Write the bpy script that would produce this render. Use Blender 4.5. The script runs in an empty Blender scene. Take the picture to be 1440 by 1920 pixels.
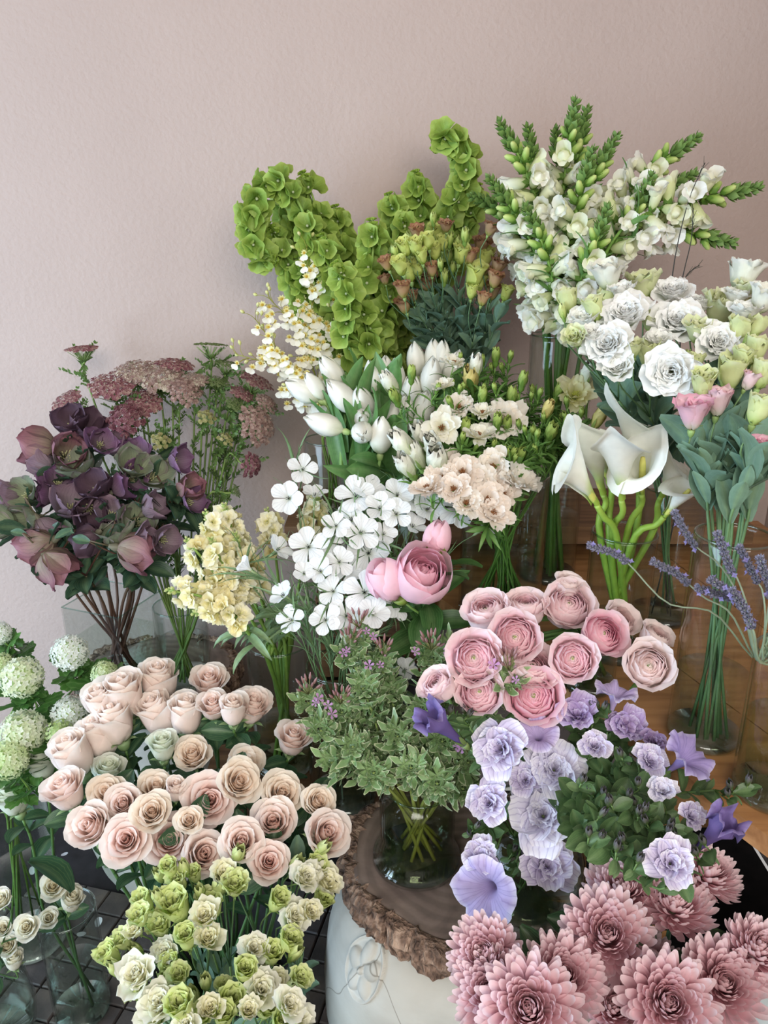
import bpy, math, random
import numpy as np
from mathutils import Vector, Matrix, noise

random.seed(11)
RG = np.random.RandomState(11)
SC = bpy.context.scene
COL = SC.collection
PI = math.pi

# ------------------------------------------------------------------ camera
CAM_Z, PITCH, FPX = 1.5, math.radians(19.2), 1442.0
cd = bpy.data.cameras.new('camera')
cam = bpy.data.objects.new('camera', cd)
COL.objects.link(cam)
cam.location = (0, 0, CAM_Z)
cam.rotation_euler = (PI / 2 - PITCH, 0, 0)
cd.sensor_fit = 'VERTICAL'
cd.sensor_height = 36.0
cd.lens = 36.0 * FPX / 1920.0
cd.clip_start = 0.02
SC.camera = cam

# ------------------------------------------------------------------ light
W = bpy.data.worlds.new('world')
SC.world = W
W.use_nodes = True
bg = W.node_tree.nodes['Background']
bg.inputs[0].default_value = (1.0, 0.97, 0.93, 1)
bg.inputs[1].default_value = 0.45


def area_light(name, loc, target, sx, sy, power, col):
    l = bpy.data.lights.new(name, 'AREA')
    l.shape = 'RECTANGLE'
    l.size, l.size_y, l.energy, l.color = sx, sy, power, col
    o = bpy.data.objects.new(name, l)
    COL.objects.link(o)
    o.location = loc
    o.rotation_euler = (Vector(target) - Vector(loc)).to_track_quat('-Z', 'Y').to_euler()
    return o


area_light('window_daylight', (-2.25, 0.1, 1.0), (0.0, 1.35, 0.8), 1.7, 1.7, 90, (0.60, 0.80, 1.0))
area_light('shopfront_daylight', (0.3, -1.9, 2.5), (0.15, 1.4, 1.1), 2.8, 1.4, 116, (1.0, 0.945, 0.875))
SC.view_settings.view_transform = 'Standard'
SC.view_settings.look = 'None'
SC.view_settings.gamma = 1.0
SC.view_settings.use_curve_mapping = False
SC.view_settings.exposure = 0.0
SC.cycles.transparent_max_bounces = 28
SC.cycles.max_bounces = 8
SC.cycles.diffuse_bounces = 5
SC.cycles.glossy_bounces = 3
SC.cycles.transmission_bounces = 6
SC.cycles.caustics_reflective = False
SC.cycles.caustics_refractive = False
SC.cycles.sample_clamp_indirect = 6.0
SC.cycles.use_adaptive_sampling = True
SC.cycles.adaptive_threshold = 0.06
SC.cycles.adaptive_min_samples = 12
SC.cycles.use_denoising = True


# ------------------------------------------------------------------ helpers
def at(px, py, Y):
    """the place that the photograph shows at (px, py), Y metres in front of the lens"""
    a, b = (px - 720) / FPX, (960 - py) / FPX
    dy = math.cos(PITCH) + b * math.sin(PITCH)
    dz = -math.sin(PITCH) + b * math.cos(PITCH)
    k = Y / dy
    return Vector((a * k, Y, CAM_Z + dz * k))


def depth(P):
    return P.y * math.cos(PITCH) + (CAM_Z - P.z) * math.sin(PITCH)


def metres(px, P):
    return px * depth(P) / FPX


def lin(c):
    c = np.asarray(c, float)
    return np.where(c <= 0.04045, c / 12.92, ((c + 0.055) / 1.055) ** 2.4)


def rgb(h):
    return np.array([int(h[i:i + 2], 16) / 255 for i in (0, 2, 4)])


def hexlin(h):
    return tuple(lin(rgb(h))) + (1.0,)


def mixc(a, b, t):
    t = np.clip(np.asarray(t, float), 0, 1)[..., None]
    return rgb(a) * (1 - t) + rgb(b) * t


def sm(a, b, x):
    t = np.clip((np.asarray(x, float) - a) / (b - a), 0, 1)
    return t * t * (3 - 2 * t)


class Geo:
    """collects patches; build() makes ONE mesh"""
    def __init__(self):
        self.v, self.f, self.c, self.u, self.m, self.n = [], [], [], [], [], 0

    def add(self, patch, mi=0, M=None):
        v, f, c, u = patch
        if M is not None:
            R = np.array(M)
            v = v @ R[:3, :3].T + R[:3, 3]
        self.v.append(v)
        self.c.append(c)
        self.u.append(u)
        self.f += [tuple(i + self.n for i in q) for q in f]
        self.m += [mi] * len(f)
        self.n += len(v)
        return self

    def mesh(self, name, mats, smooth=True):
        me = bpy.data.meshes.new(name)
        v = np.concatenate(self.v)
        me.from_pydata(v.tolist(), [], self.f)
        c = lin(np.concatenate(self.c))
        at_ = me.color_attributes.new('Col', 'FLOAT_COLOR', 'POINT')
        at_.data.foreach_set('color', np.concatenate([c, np.ones((len(c), 1))], 1).astype(np.float32).ravel())
        u = np.concatenate(self.u)
        li = np.empty(len(me.loops), np.int32)
        me.loops.foreach_get('vertex_index', li)
        uv = me.uv_layers.new(name='UVMap')
        uv.data.foreach_set('uv', u[li].astype(np.float32).ravel())
        for m in (mats if isinstance(mats, (list, tuple)) else [mats]):
            me.materials.append(m)
        if max(self.m) > 0:
            me.polygons.foreach_set('material_index', self.m)
        if smooth:
            me.polygons.foreach_set('use_smooth', [True] * len(self.f))
        me.update()
        return me


def obj(name, me, parent=None, M=None, tint=None):
    o = bpy.data.objects.new(name, me)
    COL.objects.link(o)
    if parent is not None:
        o.parent = parent
    if M is not None:
        o.matrix_basis = M
    if tint is not None:
        o.color = tuple(tint) + (1.0,) if len(tint) == 3 else tint
    return o


def tag(o, label, cat, group=None):
    o['label'] = label
    o['category'] = cat
    if group:
        o['group'] = group
    return o


def thing(name, loc, label=None, cat=None, group=None):
    o = bpy.data.objects.new(name, None)
    o.empty_display_size = 0.02
    COL.objects.link(o)
    o.location = loc
    if label:
        tag(o, label, cat, group)
    return o


def struct(o):
    o['kind'] = 'structure'
    return o


def frame(p, T, th=0.0, s=1.0):
    """matrix that puts local +Z along T at p, turned th about it"""
    z = Vector(T).normalized()
    h = Vector((0, 0, 1)) if abs(z.z) < 0.95 else Vector((0, 1, 0))
    x = h.cross(z).normalized()
    y = z.cross(x)
    R = Matrix((x, y, z)).transposed().to_4x4()
    return Matrix.Translation(p) @ R @ Matrix.Rotation(th, 4, 'Z') @ Matrix.Diagonal((s, s, s, 1))


def grid_faces(nu, nv, wrapu=False):
    f = []
    for j in range(nv - 1):
        for i in range(nu - (0 if wrapu else 1)):
            a, b = j * nu + i, j * nu + (i + 1) % nu
            f.append((a, b, b + nu, a + nu))
    return f


def tab(pts):
    xs, ys = zip(*pts)
    return lambda t: np.interp(t, xs, ys)


PROF = {
    'rose': tab([(0, .35), (.25, .75), (.55, 1), (.8, 1), (1, .8)]),
    'wedge': tab([(0, .12), (.3, .25), (.6, .62), (.85, 1), (1, .95)]),
    'oval': tab([(0, .2), (.2, .68), (.45, 1), (.7, .9), (.9, .5), (1, .12)]),
    'lance': tab([(0, .3), (.2, .75), (.4, 1), (.7, .75), (.9, .3), (1, .03)]),
    'quill': tab([(0, .5), (.4, .82), (.75, 1), (.92, .95), (1, .62)]),
    'blade': tab([(0, .8), (.3, 1), (.6, .9), (.85, .5), (1, .04)]),
}


def petal(L, Wd, prof, ang, col, nu=5, nv=6, r0=0.0, wrap=None, wk=1.0, ruf=0.0, rf=2.0, ph=0.0, k=.15, p=2.5,
          notch=0.0, roll=0.0, lift=0.0, fold=0.0, jag=0.0):
    """a sheet that grows from the axis: ang = angle off the axis along its length (degrees)"""
    ts = np.linspace(0, 1, 33)
    a = np.radians(ang(ts))
    y = r0 + L * np.concatenate([[0], np.cumsum((np.sin(a[1:]) + np.sin(a[:-1])) / 64)])
    z = lift + L * np.concatenate([[0], np.cumsum((np.cos(a[1:]) + np.cos(a[:-1])) / 64)])
    u, v = np.meshgrid(np.linspace(-1, 1, nu), np.linspace(0, 1, nv))
    u, v = u.ravel(), v.ravel()
    t = v * (1 - k * np.abs(u) ** p - notch * np.exp(-(u / .22) ** 2) * v)
    if jag:
        t = t * (1 + jag * np.sin(u * 9.3 + ph * 3) * v)
    yy, zz, aa = np.interp(t, ts, y), np.interp(t, ts, z), np.interp(t, ts, a)
    x = u * Wd / 2 * PROF[prof](v)
    if wrap is None:
        Rw = np.maximum(np.abs(yy), .0035) * wk
    else:
        Rw = np.full_like(x, wrap)
    phi = np.clip(x / Rw, -2.6, 2.6)
    X = Rw * np.sin(phi)
    off = Rw * (1 - np.cos(phi))
    off = off + ruf * v ** 1.6 * np.sin(rf * PI * u + ph) * (.35 + .65 * np.abs(u)) - roll * np.abs(u) ** 3 * v + fold * np.abs(u) * Wd
    V = np.stack([X, yy - np.cos(aa) * off, zz + np.sin(aa) * off], 1)
    return V, grid_faces(nu, nv), col(t, u), np.stack([u * .5 + .5, v], 1)


def lathe(prof, n, col, cap=False, wob=None):
    """prof = [(r, z)...]; col(v, th); wob(v, th) scales r and may lift"""
    nv = len(prof)
    th = np.arange(n) * 2 * PI / n
    V, C, U = [], [], []
    for j, (r, z) in enumerate(prof):
        v = j / (nv - 1)
        rr, zz = np.full(n, r), np.full(n, z)
        if wob is not None:
            k, dz = wob(v, th)
            rr, zz = rr * k, zz + dz
        V.append(np.stack([rr * np.cos(th), rr * np.sin(th), zz], 1))
        C.append(col(np.full(n, v), th))
        U.append(np.stack([th / (2 * PI), np.full(n, v)], 1))
    f = grid_faces(n, nv, True)
    if cap:
        f.append(tuple(range(n))[::-1])
        f.append(tuple(range((nv - 1) * n, nv * n)))
    return np.concatenate(V), f, np.concatenate(C), np.concatenate(U)


def flat(h):
    c = rgb(h) if isinstance(h, str) else np.asarray(h)
    return lambda t, u: np.tile(c, (len(t), 1))


def curve(pts, n=10):
    """Catmull-Rom through pts"""
    P = [np.array(q, float) for q in pts]
    P = [2 * P[0] - P[1]] + P + [2 * P[-1] - P[-2]]
    m = len(P) - 3
    out = []
    for g in np.linspace(0, m, n):
        i = min(int(g), m - 1)
        t = g - i
        a, b, c, d = P[i:i + 4]
        out.append(.5 * (2 * b + (c - a) * t + (2 * a - 5 * b + 4 * c - d) * t * t + (3 * b - a - 3 * c + d) * t ** 3))
    return np.array(out)


def tube(pts, r0, r1, col, n=6, bump=0.0):
    P = np.asarray(pts)
    m = len(P)
    T = np.gradient(P, axis=0)
    T /= np.linalg.norm(T, axis=1)[:, None] + 1e-9
    h = np.array([0.31, 0.17, 0.93]) if abs(T[0] @ np.array([0.31, 0.17, 0.93])) < .95 else np.array([1., 0, 0])
    V, C, U = [], [], []
    th = np.arange(n) * 2 * PI / n
    x = np.cross(h, T[0])
    for i in range(m):
        x = x - T[i] * (x @ T[i])
        x /= np.linalg.norm(x) + 1e-9
        y = np.cross(T[i], x)
        t = i / (m - 1)
        r = r0 + (r1 - r0) * t
        if bump and i % 3 == 1:
            r *= 1 + bump
        V.append(P[i] + r * (np.cos(th)[:, None] * x + np.sin(th)[:, None] * y))
        C.append(col(np.full(n, t), th))
        U.append(np.stack([th / 6.28, np.full(n, t)], 1))
    f = grid_faces(n, m, True)
    f.append(tuple(range(n))[::-1])
    f.append(tuple(range((m - 1) * n, m * n)))
    return np.concatenate(V), f, np.concatenate(C), np.concatenate(U)


def boxp(sx, sy, sz, col, M=None, z0=0.0):
    v = np.array([[x * sx / 2, y * sy / 2, z0 + z * sz] for z in (0, 1) for y in (-1, 1) for x in (-1, 1)], float)
    f = [(0, 2, 3, 1), (4, 5, 7, 6), (0, 1, 5, 4), (2, 6, 7, 3), (0, 4, 6, 2), (1, 3, 7, 5)]
    return v, f, np.tile(rgb(col), (8, 1)), np.zeros((8, 2))


# ------------------------------------------------------------------ materials
def nodes(name):
    m = bpy.data.materials.new(name)
    m.use_nodes = True
    t = m.node_tree
    t.nodes.clear()
    out = t.nodes.new('ShaderNodeOutputMaterial')

    def N(kind, **kw):
        n = t.nodes.new('ShaderNode' + kind)
        for k, v in kw.items():
            setattr(n, k, v)
        return n

    def K(a, b):
        t.links.new(a, b)
    return m, N, K, out


def mixrgb(N, K, a, b, fac, mode='MIX'):
    n = N('Mix', data_type='RGBA', blend_type=mode)
    for s, v in ((0, fac), (6, a), (7, b)):
        if hasattr(v, 'links'):
            K(v, n.inputs[s])
        else:
            n.inputs[s].default_value = v
    return n.outputs[2]


def ramp(N, K, fac, stops):
    r = N('ValToRGB')
    while len(r.color_ramp.elements) < len(stops):
        r.color_ramp.elements.new(.5)
    for e, (p_, c) in zip(r.color_ramp.elements, stops):
        e.position = p_
        e.color = c if len(c) == 4 else tuple(c) + (1,)
    K(fac, r.inputs[0])
    return r.outputs[0]


def plant(name, rough=.55, transl=.3, spec=.3, vein=None, vscale=14.0, vamt=.6, var=.12, nscale=90.0, bump=0.0):
    """petal / leaf / stem: own colour from the mesh, tint from the object, a little mottling"""
    m, N, K, out = nodes(name)
    a = N('Attribute', attribute_name='Col')
    oi = N('ObjectInfo')
    c = mixrgb(N, K, a.outputs['Color'], oi.outputs['Color'], 1.0, 'MULTIPLY')
    tc = N('TexCoord')
    nz = N('TexNoise')
    nz.inputs['Scale'].default_value = nscale
    nz.inputs['Detail'].default_value = 3
    K(tc.outputs['Object'], nz.inputs['Vector'])
    g = ramp(N, K, nz.outputs['Fac'], [(.3, (1 - var,) * 3), (.7, (1 + var * .25,) * 3)])
    c = mixrgb(N, K, c, g, 1.0, 'MULTIPLY')
    rnd = N('MapRange')
    K(oi.outputs['Random'], rnd.inputs[0])
    rnd.inputs[3].default_value, rnd.inputs[4].default_value = 1 - var * .3, 1.03
    c = mixrgb(N, K, c, rnd.outputs[0], 1.0, 'MULTIPLY')
    if vein is not None:
        wv = N('TexWave', wave_type='BANDS', bands_direction='X')
        wv.inputs['Scale'].default_value = vscale * .16
        wv.inputs['Distortion'].default_value = 3.0
        wv.inputs['Detail'].default_value = 2
        wv.inputs['Detail Scale'].default_value = 2.0
        K(tc.outputs['UV'], wv.inputs['Vector'])
        vf = ramp(N, K, wv.outputs['Fac'], [(.80, (0, 0, 0)), (.97, (vamt,) * 3)])
        c = mixrgb(N, K, c, hexlin(vein), vf)
    pb = N('BsdfPrincipled')
    K(c, pb.inputs['Base Color'])
    pb.inputs['Roughness'].default_value = rough
    pb.inputs['Specular IOR Level'].default_value = spec
    if bump:
        b = N('Bump')
        b.inputs['Strength'].default_value = bump
        b.inputs['Distance'].default_value = .002
        K(nz.outputs['Fac'], b.inputs['Height'])
        K(b.outputs[0], pb.inputs['Normal'])
    if transl:
        tr = N('BsdfTranslucent')
        K(c, tr.inputs[0])
        mx = N('MixShader')
        mx.inputs[0].default_value = transl
        K(pb.outputs[0], mx.inputs[1])
        K(tr.outputs[0], mx.inputs[2])
        K(mx.outputs[0], out.inputs[0])
    else:
        K(pb.outputs[0], out.inputs[0])
    return m


def surface(name, stops, *a_, cracks=False, **k_):
    m = surface_(name, stops, *a_, **k_)
    if cracks:                       # hairline cracks in the glaze
        t = m.node_tree
        vo = t.nodes.new('ShaderNodeTexVoronoi')
        vo.feature = 'DISTANCE_TO_EDGE'
        vo.inputs['Scale'].default_value = 4.2
        tc = t.nodes.new('ShaderNodeTexCoord')
        nz = t.nodes.new('ShaderNodeTexNoise')
        nz.inputs['Scale'].default_value = 6
        ad = t.nodes.new('ShaderNodeVectorMath')
        ad.operation = 'MULTIPLY_ADD'
        t.links.new(nz.outputs['Color'], ad.inputs[0])
        ad.inputs[1].default_value = (.16, .16, .16)
        t.links.new(tc.outputs['Object'], nz.inputs['Vector'])
        t.links.new(tc.outputs['Object'], ad.inputs[2])
        t.links.new(ad.outputs[0], vo.inputs['Vector'])
        cr = t.nodes.new('ShaderNodeValToRGB')
        cr.color_ramp.elements[0].position, cr.color_ramp.elements[1].position = .0, .007
        cr.color_ramp.elements[0].color = (.45, .42, .38, 1)
        t.links.new(vo.outputs['Distance'], cr.inputs[0])
        pb = [n for n in t.nodes if n.type == 'BSDF_PRINCIPLED'][0]
        src = pb.inputs['Base Color'].links[0].from_socket
        mx = t.nodes.new('ShaderNodeMix')
        mx.data_type, mx.blend_type = 'RGBA', 'MULTIPLY'
        mx.inputs[0].default_value = 1
        t.links.new(src, mx.inputs[6])
        t.links.new(cr.outputs[0], mx.inputs[7])
        t.links.new(mx.outputs[2], pb.inputs['Base Color'])
    return m


def surface_(name, stops, scale=4.0, detail=6.0, stretch=(1, 1, 1), rough=.6, bump=.2, bscale=40.0, bdist=.003, spec=.4, rings=False, vcol=False, distort=0.0):
    m, N, K, out = nodes(name)
    tc = N('TexCoord')
    mp = N('Mapping')
    mp.inputs['Scale'].default_value = stretch
    K(tc.outputs['Object'], mp.inputs[0])
    nz = N('TexNoise')
    nz.inputs['Scale'].default_value = scale
    nz.inputs['Detail'].default_value = detail
    nz.inputs['Distortion'].default_value = distort
    K(mp.outputs[0], nz.inputs['Vector'])
    c = ramp(N, K, nz.outputs['Fac'], stops)
    if rings:
        wv = N('TexWave', wave_type='RINGS', rings_direction='Z')
        wv.inputs['Scale'].default_value = 14
        wv.inputs['Distortion'].default_value = 3
        wv.inputs['Detail'].default_value = 3
        K(tc.outputs['Object'], wv.inputs['Vector'])
        w = ramp(N, K, wv.outputs['Fac'], [(.2, (.82,) * 3), (.9, (1.05,) * 3)])
        c = mixrgb(N, K, c, w, 1.0, 'MULTIPLY')
    if vcol:
        a = N('Attribute', attribute_name='Col')
        c = mixrgb(N, K, c, a.outputs['Color'], 1.0, 'MULTIPLY')
    oi = N('ObjectInfo')
    c = mixrgb(N, K, c, oi.outputs['Color'], 1.0, 'MULTIPLY')
    pb = N('BsdfPrincipled')
    K(c, pb.inputs['Base Color'])
    pb.inputs['Roughness'].default_value = rough
    pb.inputs['Specular IOR Level'].default_value = spec
    if bump:
        n2 = N('TexNoise')
        n2.inputs['Scale'].default_value = bscale
        n2.inputs['Detail'].default_value = 5
        K(mp.outputs[0], n2.inputs['Vector'])
        b = N('Bump')
        b.inputs['Strength'].default_value = bump
        b.inputs['Distance'].default_value = bdist
        K(n2.outputs['Fac'], b.inputs['Height'])
        K(b.outputs[0], pb.inputs['Normal'])
    K(pb.outputs[0], out.inputs[0])
    return m


def clear(name, tint, ior, rough=.02, gain=1.0):
    """thin clear sheet: looks through, mirrors at grazing angles"""
    m, N, K, out = nodes(name)
    tr = N('BsdfTransparent')
    tr.inputs[0].default_value = tint
    gl = N('BsdfGlossy')
    gl.inputs['Roughness'].default_value = rough
    fr = N('LayerWeight')
    fr.inputs['Blend'].default_value = .5
    pw = N('Math', operation='POWER')
    K(fr.outputs['Facing'], pw.inputs[0])
    pw.inputs[1].default_value = 3.2
    f0 = ((ior - 1) / (ior + 1)) ** 2
    ma = N('MapRange')
    K(pw.outputs[0], ma.inputs[0])
    ma.inputs[3].default_value, ma.inputs[4].default_value = f0, .85
    mx = N('MixShader')
    mu = N('Math', operation='MULTIPLY')
    mu.inputs[1].default_value = gain
    K(ma.outputs[0], mu.inputs[0])
    mu.use_clamp = True
    K(mu.outputs[0], mx.inputs[0])
    K(tr.outputs[0], mx.inputs[1])
    K(gl.outputs[0], mx.inputs[2])
    K(mx.outputs[0], out.inputs[0])
    return m


H = hexlin
M_WALL = surface('plaster_wall', [(.3, H('ab9a93')), (.7, H('b1a099'))], 3, 4, rough=.75, bump=.45, bscale=85, bdist=.005, spec=.25)
M_TILE = surface('slate_tile', [(.3, H('3c3a3c')), (.55, H('55504e')), (.75, H('6b625c'))], 14, 8, rough=.55, bump=.5, bscale=60)
M_GROUT = surface('dark_grout', [(.3, H('1c1b1d')), (.7, H('29272a'))], 30, rough=.9)
M_CERAMIC = surface('white_wash_clay', [(.25, H('a9a79f')), (.5, H('c0beb6')), (.75, H('cdccc5'))], 5, 8, (1, 1, 2.5), rough=.6, bump=.25, bscale=18, bdist=.004, distort=.6, cracks=True)
M_SLICE = surface('sawn_end_grain', [(.25, H('6a5c57')), (.5, H('8f7f77')), (.78, H('ad9c92'))], 9, 9, (1, 1, 1), rough=.7, bump=.3, bscale=45, rings=True, distort=1.2)
M_BARK = surface('rough_bark', [(.32, H('4a3b35')), (.5, H('957c6d')), (.66, H('c4aa98'))], 70, 8, (1, 1, .6), rough=.85, bump=1.0, bscale=140, bdist=.01)
M_WOOD = surface('oiled_plank', [(.3, H('8a5e3a')), (.5, H('a6774c')), (.75, H('bb8d60'))], 5, 7, (1, 9, 9), rough=.38, bump=.08, bscale=30, distort=.5)
M_WOOD_DK = surface('weathered_plank', [(.3, H('5d4431')), (.5, H('7c5c42')), (.75, H('94704f'))], 5, 7, (1, 9, 9), rough=.6, bump=.25, bscale=30)
M_BUCKET = surface('dark_bucket', [(.3, H('26272a')), (.7, H('35363a'))], 6, rough=.5, bump=.05)
M_GREYPOT = surface('grey_bucket', [(.3, H('50525a')), (.7, H('63656c'))], 6, rough=.55, bump=.05)
M_GLASS = clear('clear_glass', (.955, .975, .965, 1), 1.45, gain=.85)
M_GLASS_RIM = clear('thick_glass_edge', (.78, .88, .84, 1), 1.6, gain=1.6)
M_WATER = clear('vase_water', (.92, .95, .92, 1), 1.2, gain=.45)
M_WATER_G = clear('cloudy_water', (.86, .89, .77, 1), 1.2, gain=.45)
M_STEM = plant('green_stem', .5, .12, .35, var=.2, nscale=60)
M_LEAF = plant('leaf', .42, .25, .45, vein='7f9b63', vscale=20, vamt=.25, var=.2)
M_LEAF_MATT = plant('blue_green_leaf', .6, .22, .25, vein='8fa397', vscale=12, vamt=.15, var=.15)
M_PETAL = plant('soft_petal', .6, .42, .22, var=.06)
M_PETAL_SHEEN = plant('waxy_petal', .38, .3, .4, var=.05)
M_PETAL_HELL = plant('hellebore_sepal', .55, .25, .3, vein='4b2f48', vscale=20, vamt=.2, var=.3, nscale=45)
M_PETAL_PET = plant('veined_petunia', .6, .3, .2, vein='6a529c', vscale=14, vamt=.26, var=.1)
M_PETAL_COCK = plant('corncockle_petal', .6, .34, .2, vein='a4a6b4', vscale=9, vamt=.22, var=.05)
M_BUD = plant('bud', .5, .22, .3, var=.15)
# ------------------------------------------------------------------ the room
WALL_Y, RIGHT_X = 1.86, 0.98


def box_struct(name, lo, hi, mat, parent=None):
    g = Geo().add(boxp(hi[0] - lo[0], hi[1] - lo[1], hi[2] - lo[2], 'ffffff'))
    o = obj(name, g.mesh(name, mat, smooth=False), parent, Matrix.Translation(((lo[0] + hi[0]) / 2, (lo[1] + hi[1]) / 2, lo[2])))
    if parent is None:
        struct(o)
    return o


box_struct('wall_back', (-2.6, WALL_Y, 0), (RIGHT_X + .12, WALL_Y + .12, 3.0), M_WALL)
box_struct('wall_right', (RIGHT_X, -0.2, 0), (RIGHT_X + .12, WALL_Y, 3.0), M_WALL)
floor = box_struct('floor', (-2.6, -2.2, -.1), (RIGHT_X, WALL_Y, -.012), M_GROUT)
box_struct('ceiling', (-2.6, -.2, 3.0), (RIGHT_X, WALL_Y, 3.1), M_WALL)
tile_meshes = []
for q in range(5):
    n = 4
    g = Geo()
    v, f, c, u = lathe([(.0, .001), (.030, .001), (.0322, -.001), (.0325, -.011)], 4, flat('ffffff'))
    v = v * np.array([1.38, 1.38, 1])
    R = Matrix.Rotation(PI / 4, 4, 'Z')
    v[:, 2] += RG.uniform(-.0006, .0006, len(v))
    g.add((v, f, c, u), 0, R)
    tile_meshes.append(g.mesh('tile', M_TILE, smooth=False))
ca, sa = math.cos(math.radians(-14)), math.sin(math.radians(-14))
cnt = 0
for i in range(-14, 15):
    for j in range(-14, 15):
        lx, ly = i * .067, j * .067
        x, y = -.50 + ca * lx - sa * ly, .92 + sa * lx + ca * ly
        if -.98 < x < .06 and .66 < y < 1.5 and cnt < 300:
            t = RG.uniform(.72, 1.12)
            obj('tile', tile_meshes[(i * 3 + j) % 5], floor,
                Matrix.Translation((x + .81, y - (-2.2 + WALL_Y) / 2, .1 - .001)) @ Matrix.Rotation(math.radians(-14) + (i + 2 * j) % 4 * PI / 2, 4, 'Z'),
                (t, t * RG.uniform(.96, 1.0), t * RG.uniform(.92, 1.0)))
            cnt += 1


# ------------------------------------------------------------------ supports
def stool(loc, rad, h, label, relief=None):
    t = thing('garden_stool', loc, label, 'stool', 'white clay garden stools')
    pr = [(.0, 0), (.72, 0), (.78, .02), (.86, .10), (.95, .26), (1.0, .46), (1.0, .62), (.97, .76), (.93, .85), (.87, .925), (.79, .972), (.66, 1.0), (0, 1.0)]
    prof = [(r * rad, z * h) for r, z in pr]
    body = obj('clay_body', Geo().add(lathe(prof, 56, flat('ffffff'))).mesh('clay_body', M_CERAMIC), t)
    rr, zz = [p[0] for p in prof[1:-1]], [p[1] for p in prof[1:-1]]
    rz = lambda z: np.interp(z, zz, rr)
    if relief is not None:
        th0, zc, rv = relief
        nu, nv = 49, 57
        uu, vv = np.meshgrid(np.linspace(-1, 1, nu), np.linspace(-1, 1, nv))
        a, b = uu.ravel() * 1.0, vv.ravel() * 1.0
        hgt = np.zeros(len(a))
        for q in range(5):
            an = PI / 2 + q * 2 * PI / 5 + .12
            ex, ey = .5 * math.cos(an), .5 * math.sin(an)
            du = (a - ex) * math.cos(an) + (b - ey) * math.sin(an)
            dv = -(a - ex) * math.sin(an) + (b - ey) * math.cos(an)
            d = np.sqrt((du / .40) ** 2 + (dv / .30) ** 2)
            hgt = np.maximum(hgt, .008 * np.sqrt(np.clip(1 - d ** 2, 0, 1)))
        d = np.sqrt(a ** 2 + b ** 2)
        hgt = np.maximum(hgt, .011 * np.sqrt(np.clip(1 - (d / .15) ** 2, 0, 1)))
        edge = .005 * np.exp(-((d - .93) / .05) ** 2)
        hgt = np.where(d < .99, np.maximum(hgt, edge) + .0012, -.004)
        sl = np.concatenate([[0], np.cumsum(np.hypot(np.diff(rr), np.diff(zz)))])
        s_ = np.interp(zc, zz, sl) + b * rv * 1.30
        rs, zs = np.interp(s_, sl, rr), np.interp(s_, sl, zz)
        e = .004
        dr, dz = np.interp(s_ + e, sl, rr) - np.interp(s_ - e, sl, rr), np.interp(s_ + e, sl, zz) - np.interp(s_ - e, sl, zz)
        m_ = np.hypot(dr, dz)
        th = th0 + a * rv / rs
        r, z = rs + hgt * dz / m_, zs - hgt * dr / m_
        V = np.stack([r * np.cos(th), r * np.sin(th), z], 1)
        obj('carved_flower', Geo().add((V, grid_faces(nu, nv), np.ones((len(a), 3)), np.zeros((len(a), 2)))).mesh('carved_flower', M_CERAMIC), t)
    g = Geo().add(lathe([(.70 * rad, .985 * h), (.705 * rad, .995 * h), (.69 * rad, .999 * h), (.66 * rad, .999 * h)], 56, flat('ffffff')))
    obj('top_ring', g.mesh('top_ring', M_CERAMIC), body)
    return t


def wood_slice(loc, rad, th, label, seed):
    R = np.random.RandomState(seed)
    t = thing('wood_slice', loc, label, 'wood slice', 'bark edged wood slices')
    ph = R.uniform(0, 6.28, 6)
    out = lambda a: 1 + .030 * np.sin(2 * a + ph[0]) + .022 * np.sin(3 * a + ph[1]) + .015 * np.sin(7 * a + ph[2])
    wob = lambda v, a: (out(a), .0015 * np.sin(5 * a + ph[3]) * np.ones_like(a))
    pr = [(0, 0), (rad * .93, 0), (rad * .94, th * .5), (rad * .93, th * .93), (rad * .90, th * .955), (rad * .6, th * .95), (rad * .3, th * .95), (0, th * .95)]
    obj('sawn_face', Geo().add(lathe(pr, 72, flat('ffffff'), wob=wob)).mesh('sawn_face', M_SLICE), t)
    n = 26
    cuts = np.cumsum(R.uniform(.45, 1.55, n))
    cuts = cuts / cuts[-1] * 2 * PI
    for q in range(n):
        a0, a1 = cuts[q - 1] - (2 * PI if q == 0 else 0), cuts[q]
        nu, nv = 12, 15
        aa = np.linspace(a0 + .004, a1 - .004, nu)
        J = [(.895, .97), (.905, 1.02), (.935, 1.05), (.97, 1.04), (1.0, 1.0), (1.025, .9), (1.035, .78), (1.04, .64), (1.035, .5), (1.04, .36), (1.03, .24), (1.015, .12), (.99, .02), (.95, -.02), (.9, .02)]
        bl = np.sin(np.linspace(0, PI, nu)) ** .35
        tw, up = R.uniform(-.02, .03), R.uniform(-.10, .06)
        V = []
        for j in range(nv):
            pa = J[j]
            inn = 0 if j in (0, nv - 1) else 1
            nz = np.array([noise.fractal(Vector((a_ * rad * 90, pa[1] * th * 60, seed * 7.3 + pa[0] * 14)), .8, 2.1, 5) for a_ in aa])
            rr = rad * out(aa) * (pa[0] + inn * (.05 * (bl - 1) + tw + .052 * nz))
            zz = th * (pa[1] + inn * (up * (pa[1] > .4) + .10 * nz * (pa[1] > .9)) - .12 * (pa[1] < .3) * bl * (up < 0))
            V.append(np.stack([rr * np.cos(aa), rr * np.sin(aa), zz], 1))
        V = np.concatenate(V)
        f = grid_faces(nu, nv)
        f.append(tuple(j * nu for j in range(nv)))
        f.append(tuple(j * nu + nu - 1 for j in range(nv))[::-1])
        k = R.uniform(.75, 1.15)
        obj('bark_plate', Geo().add((V, f, np.ones((len(V), 3)), np.zeros((len(V), 2)))).mesh('bark_plate', M_BARK, smooth=False), t, None, (k, k * .98, k * .96))
    return t


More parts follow.
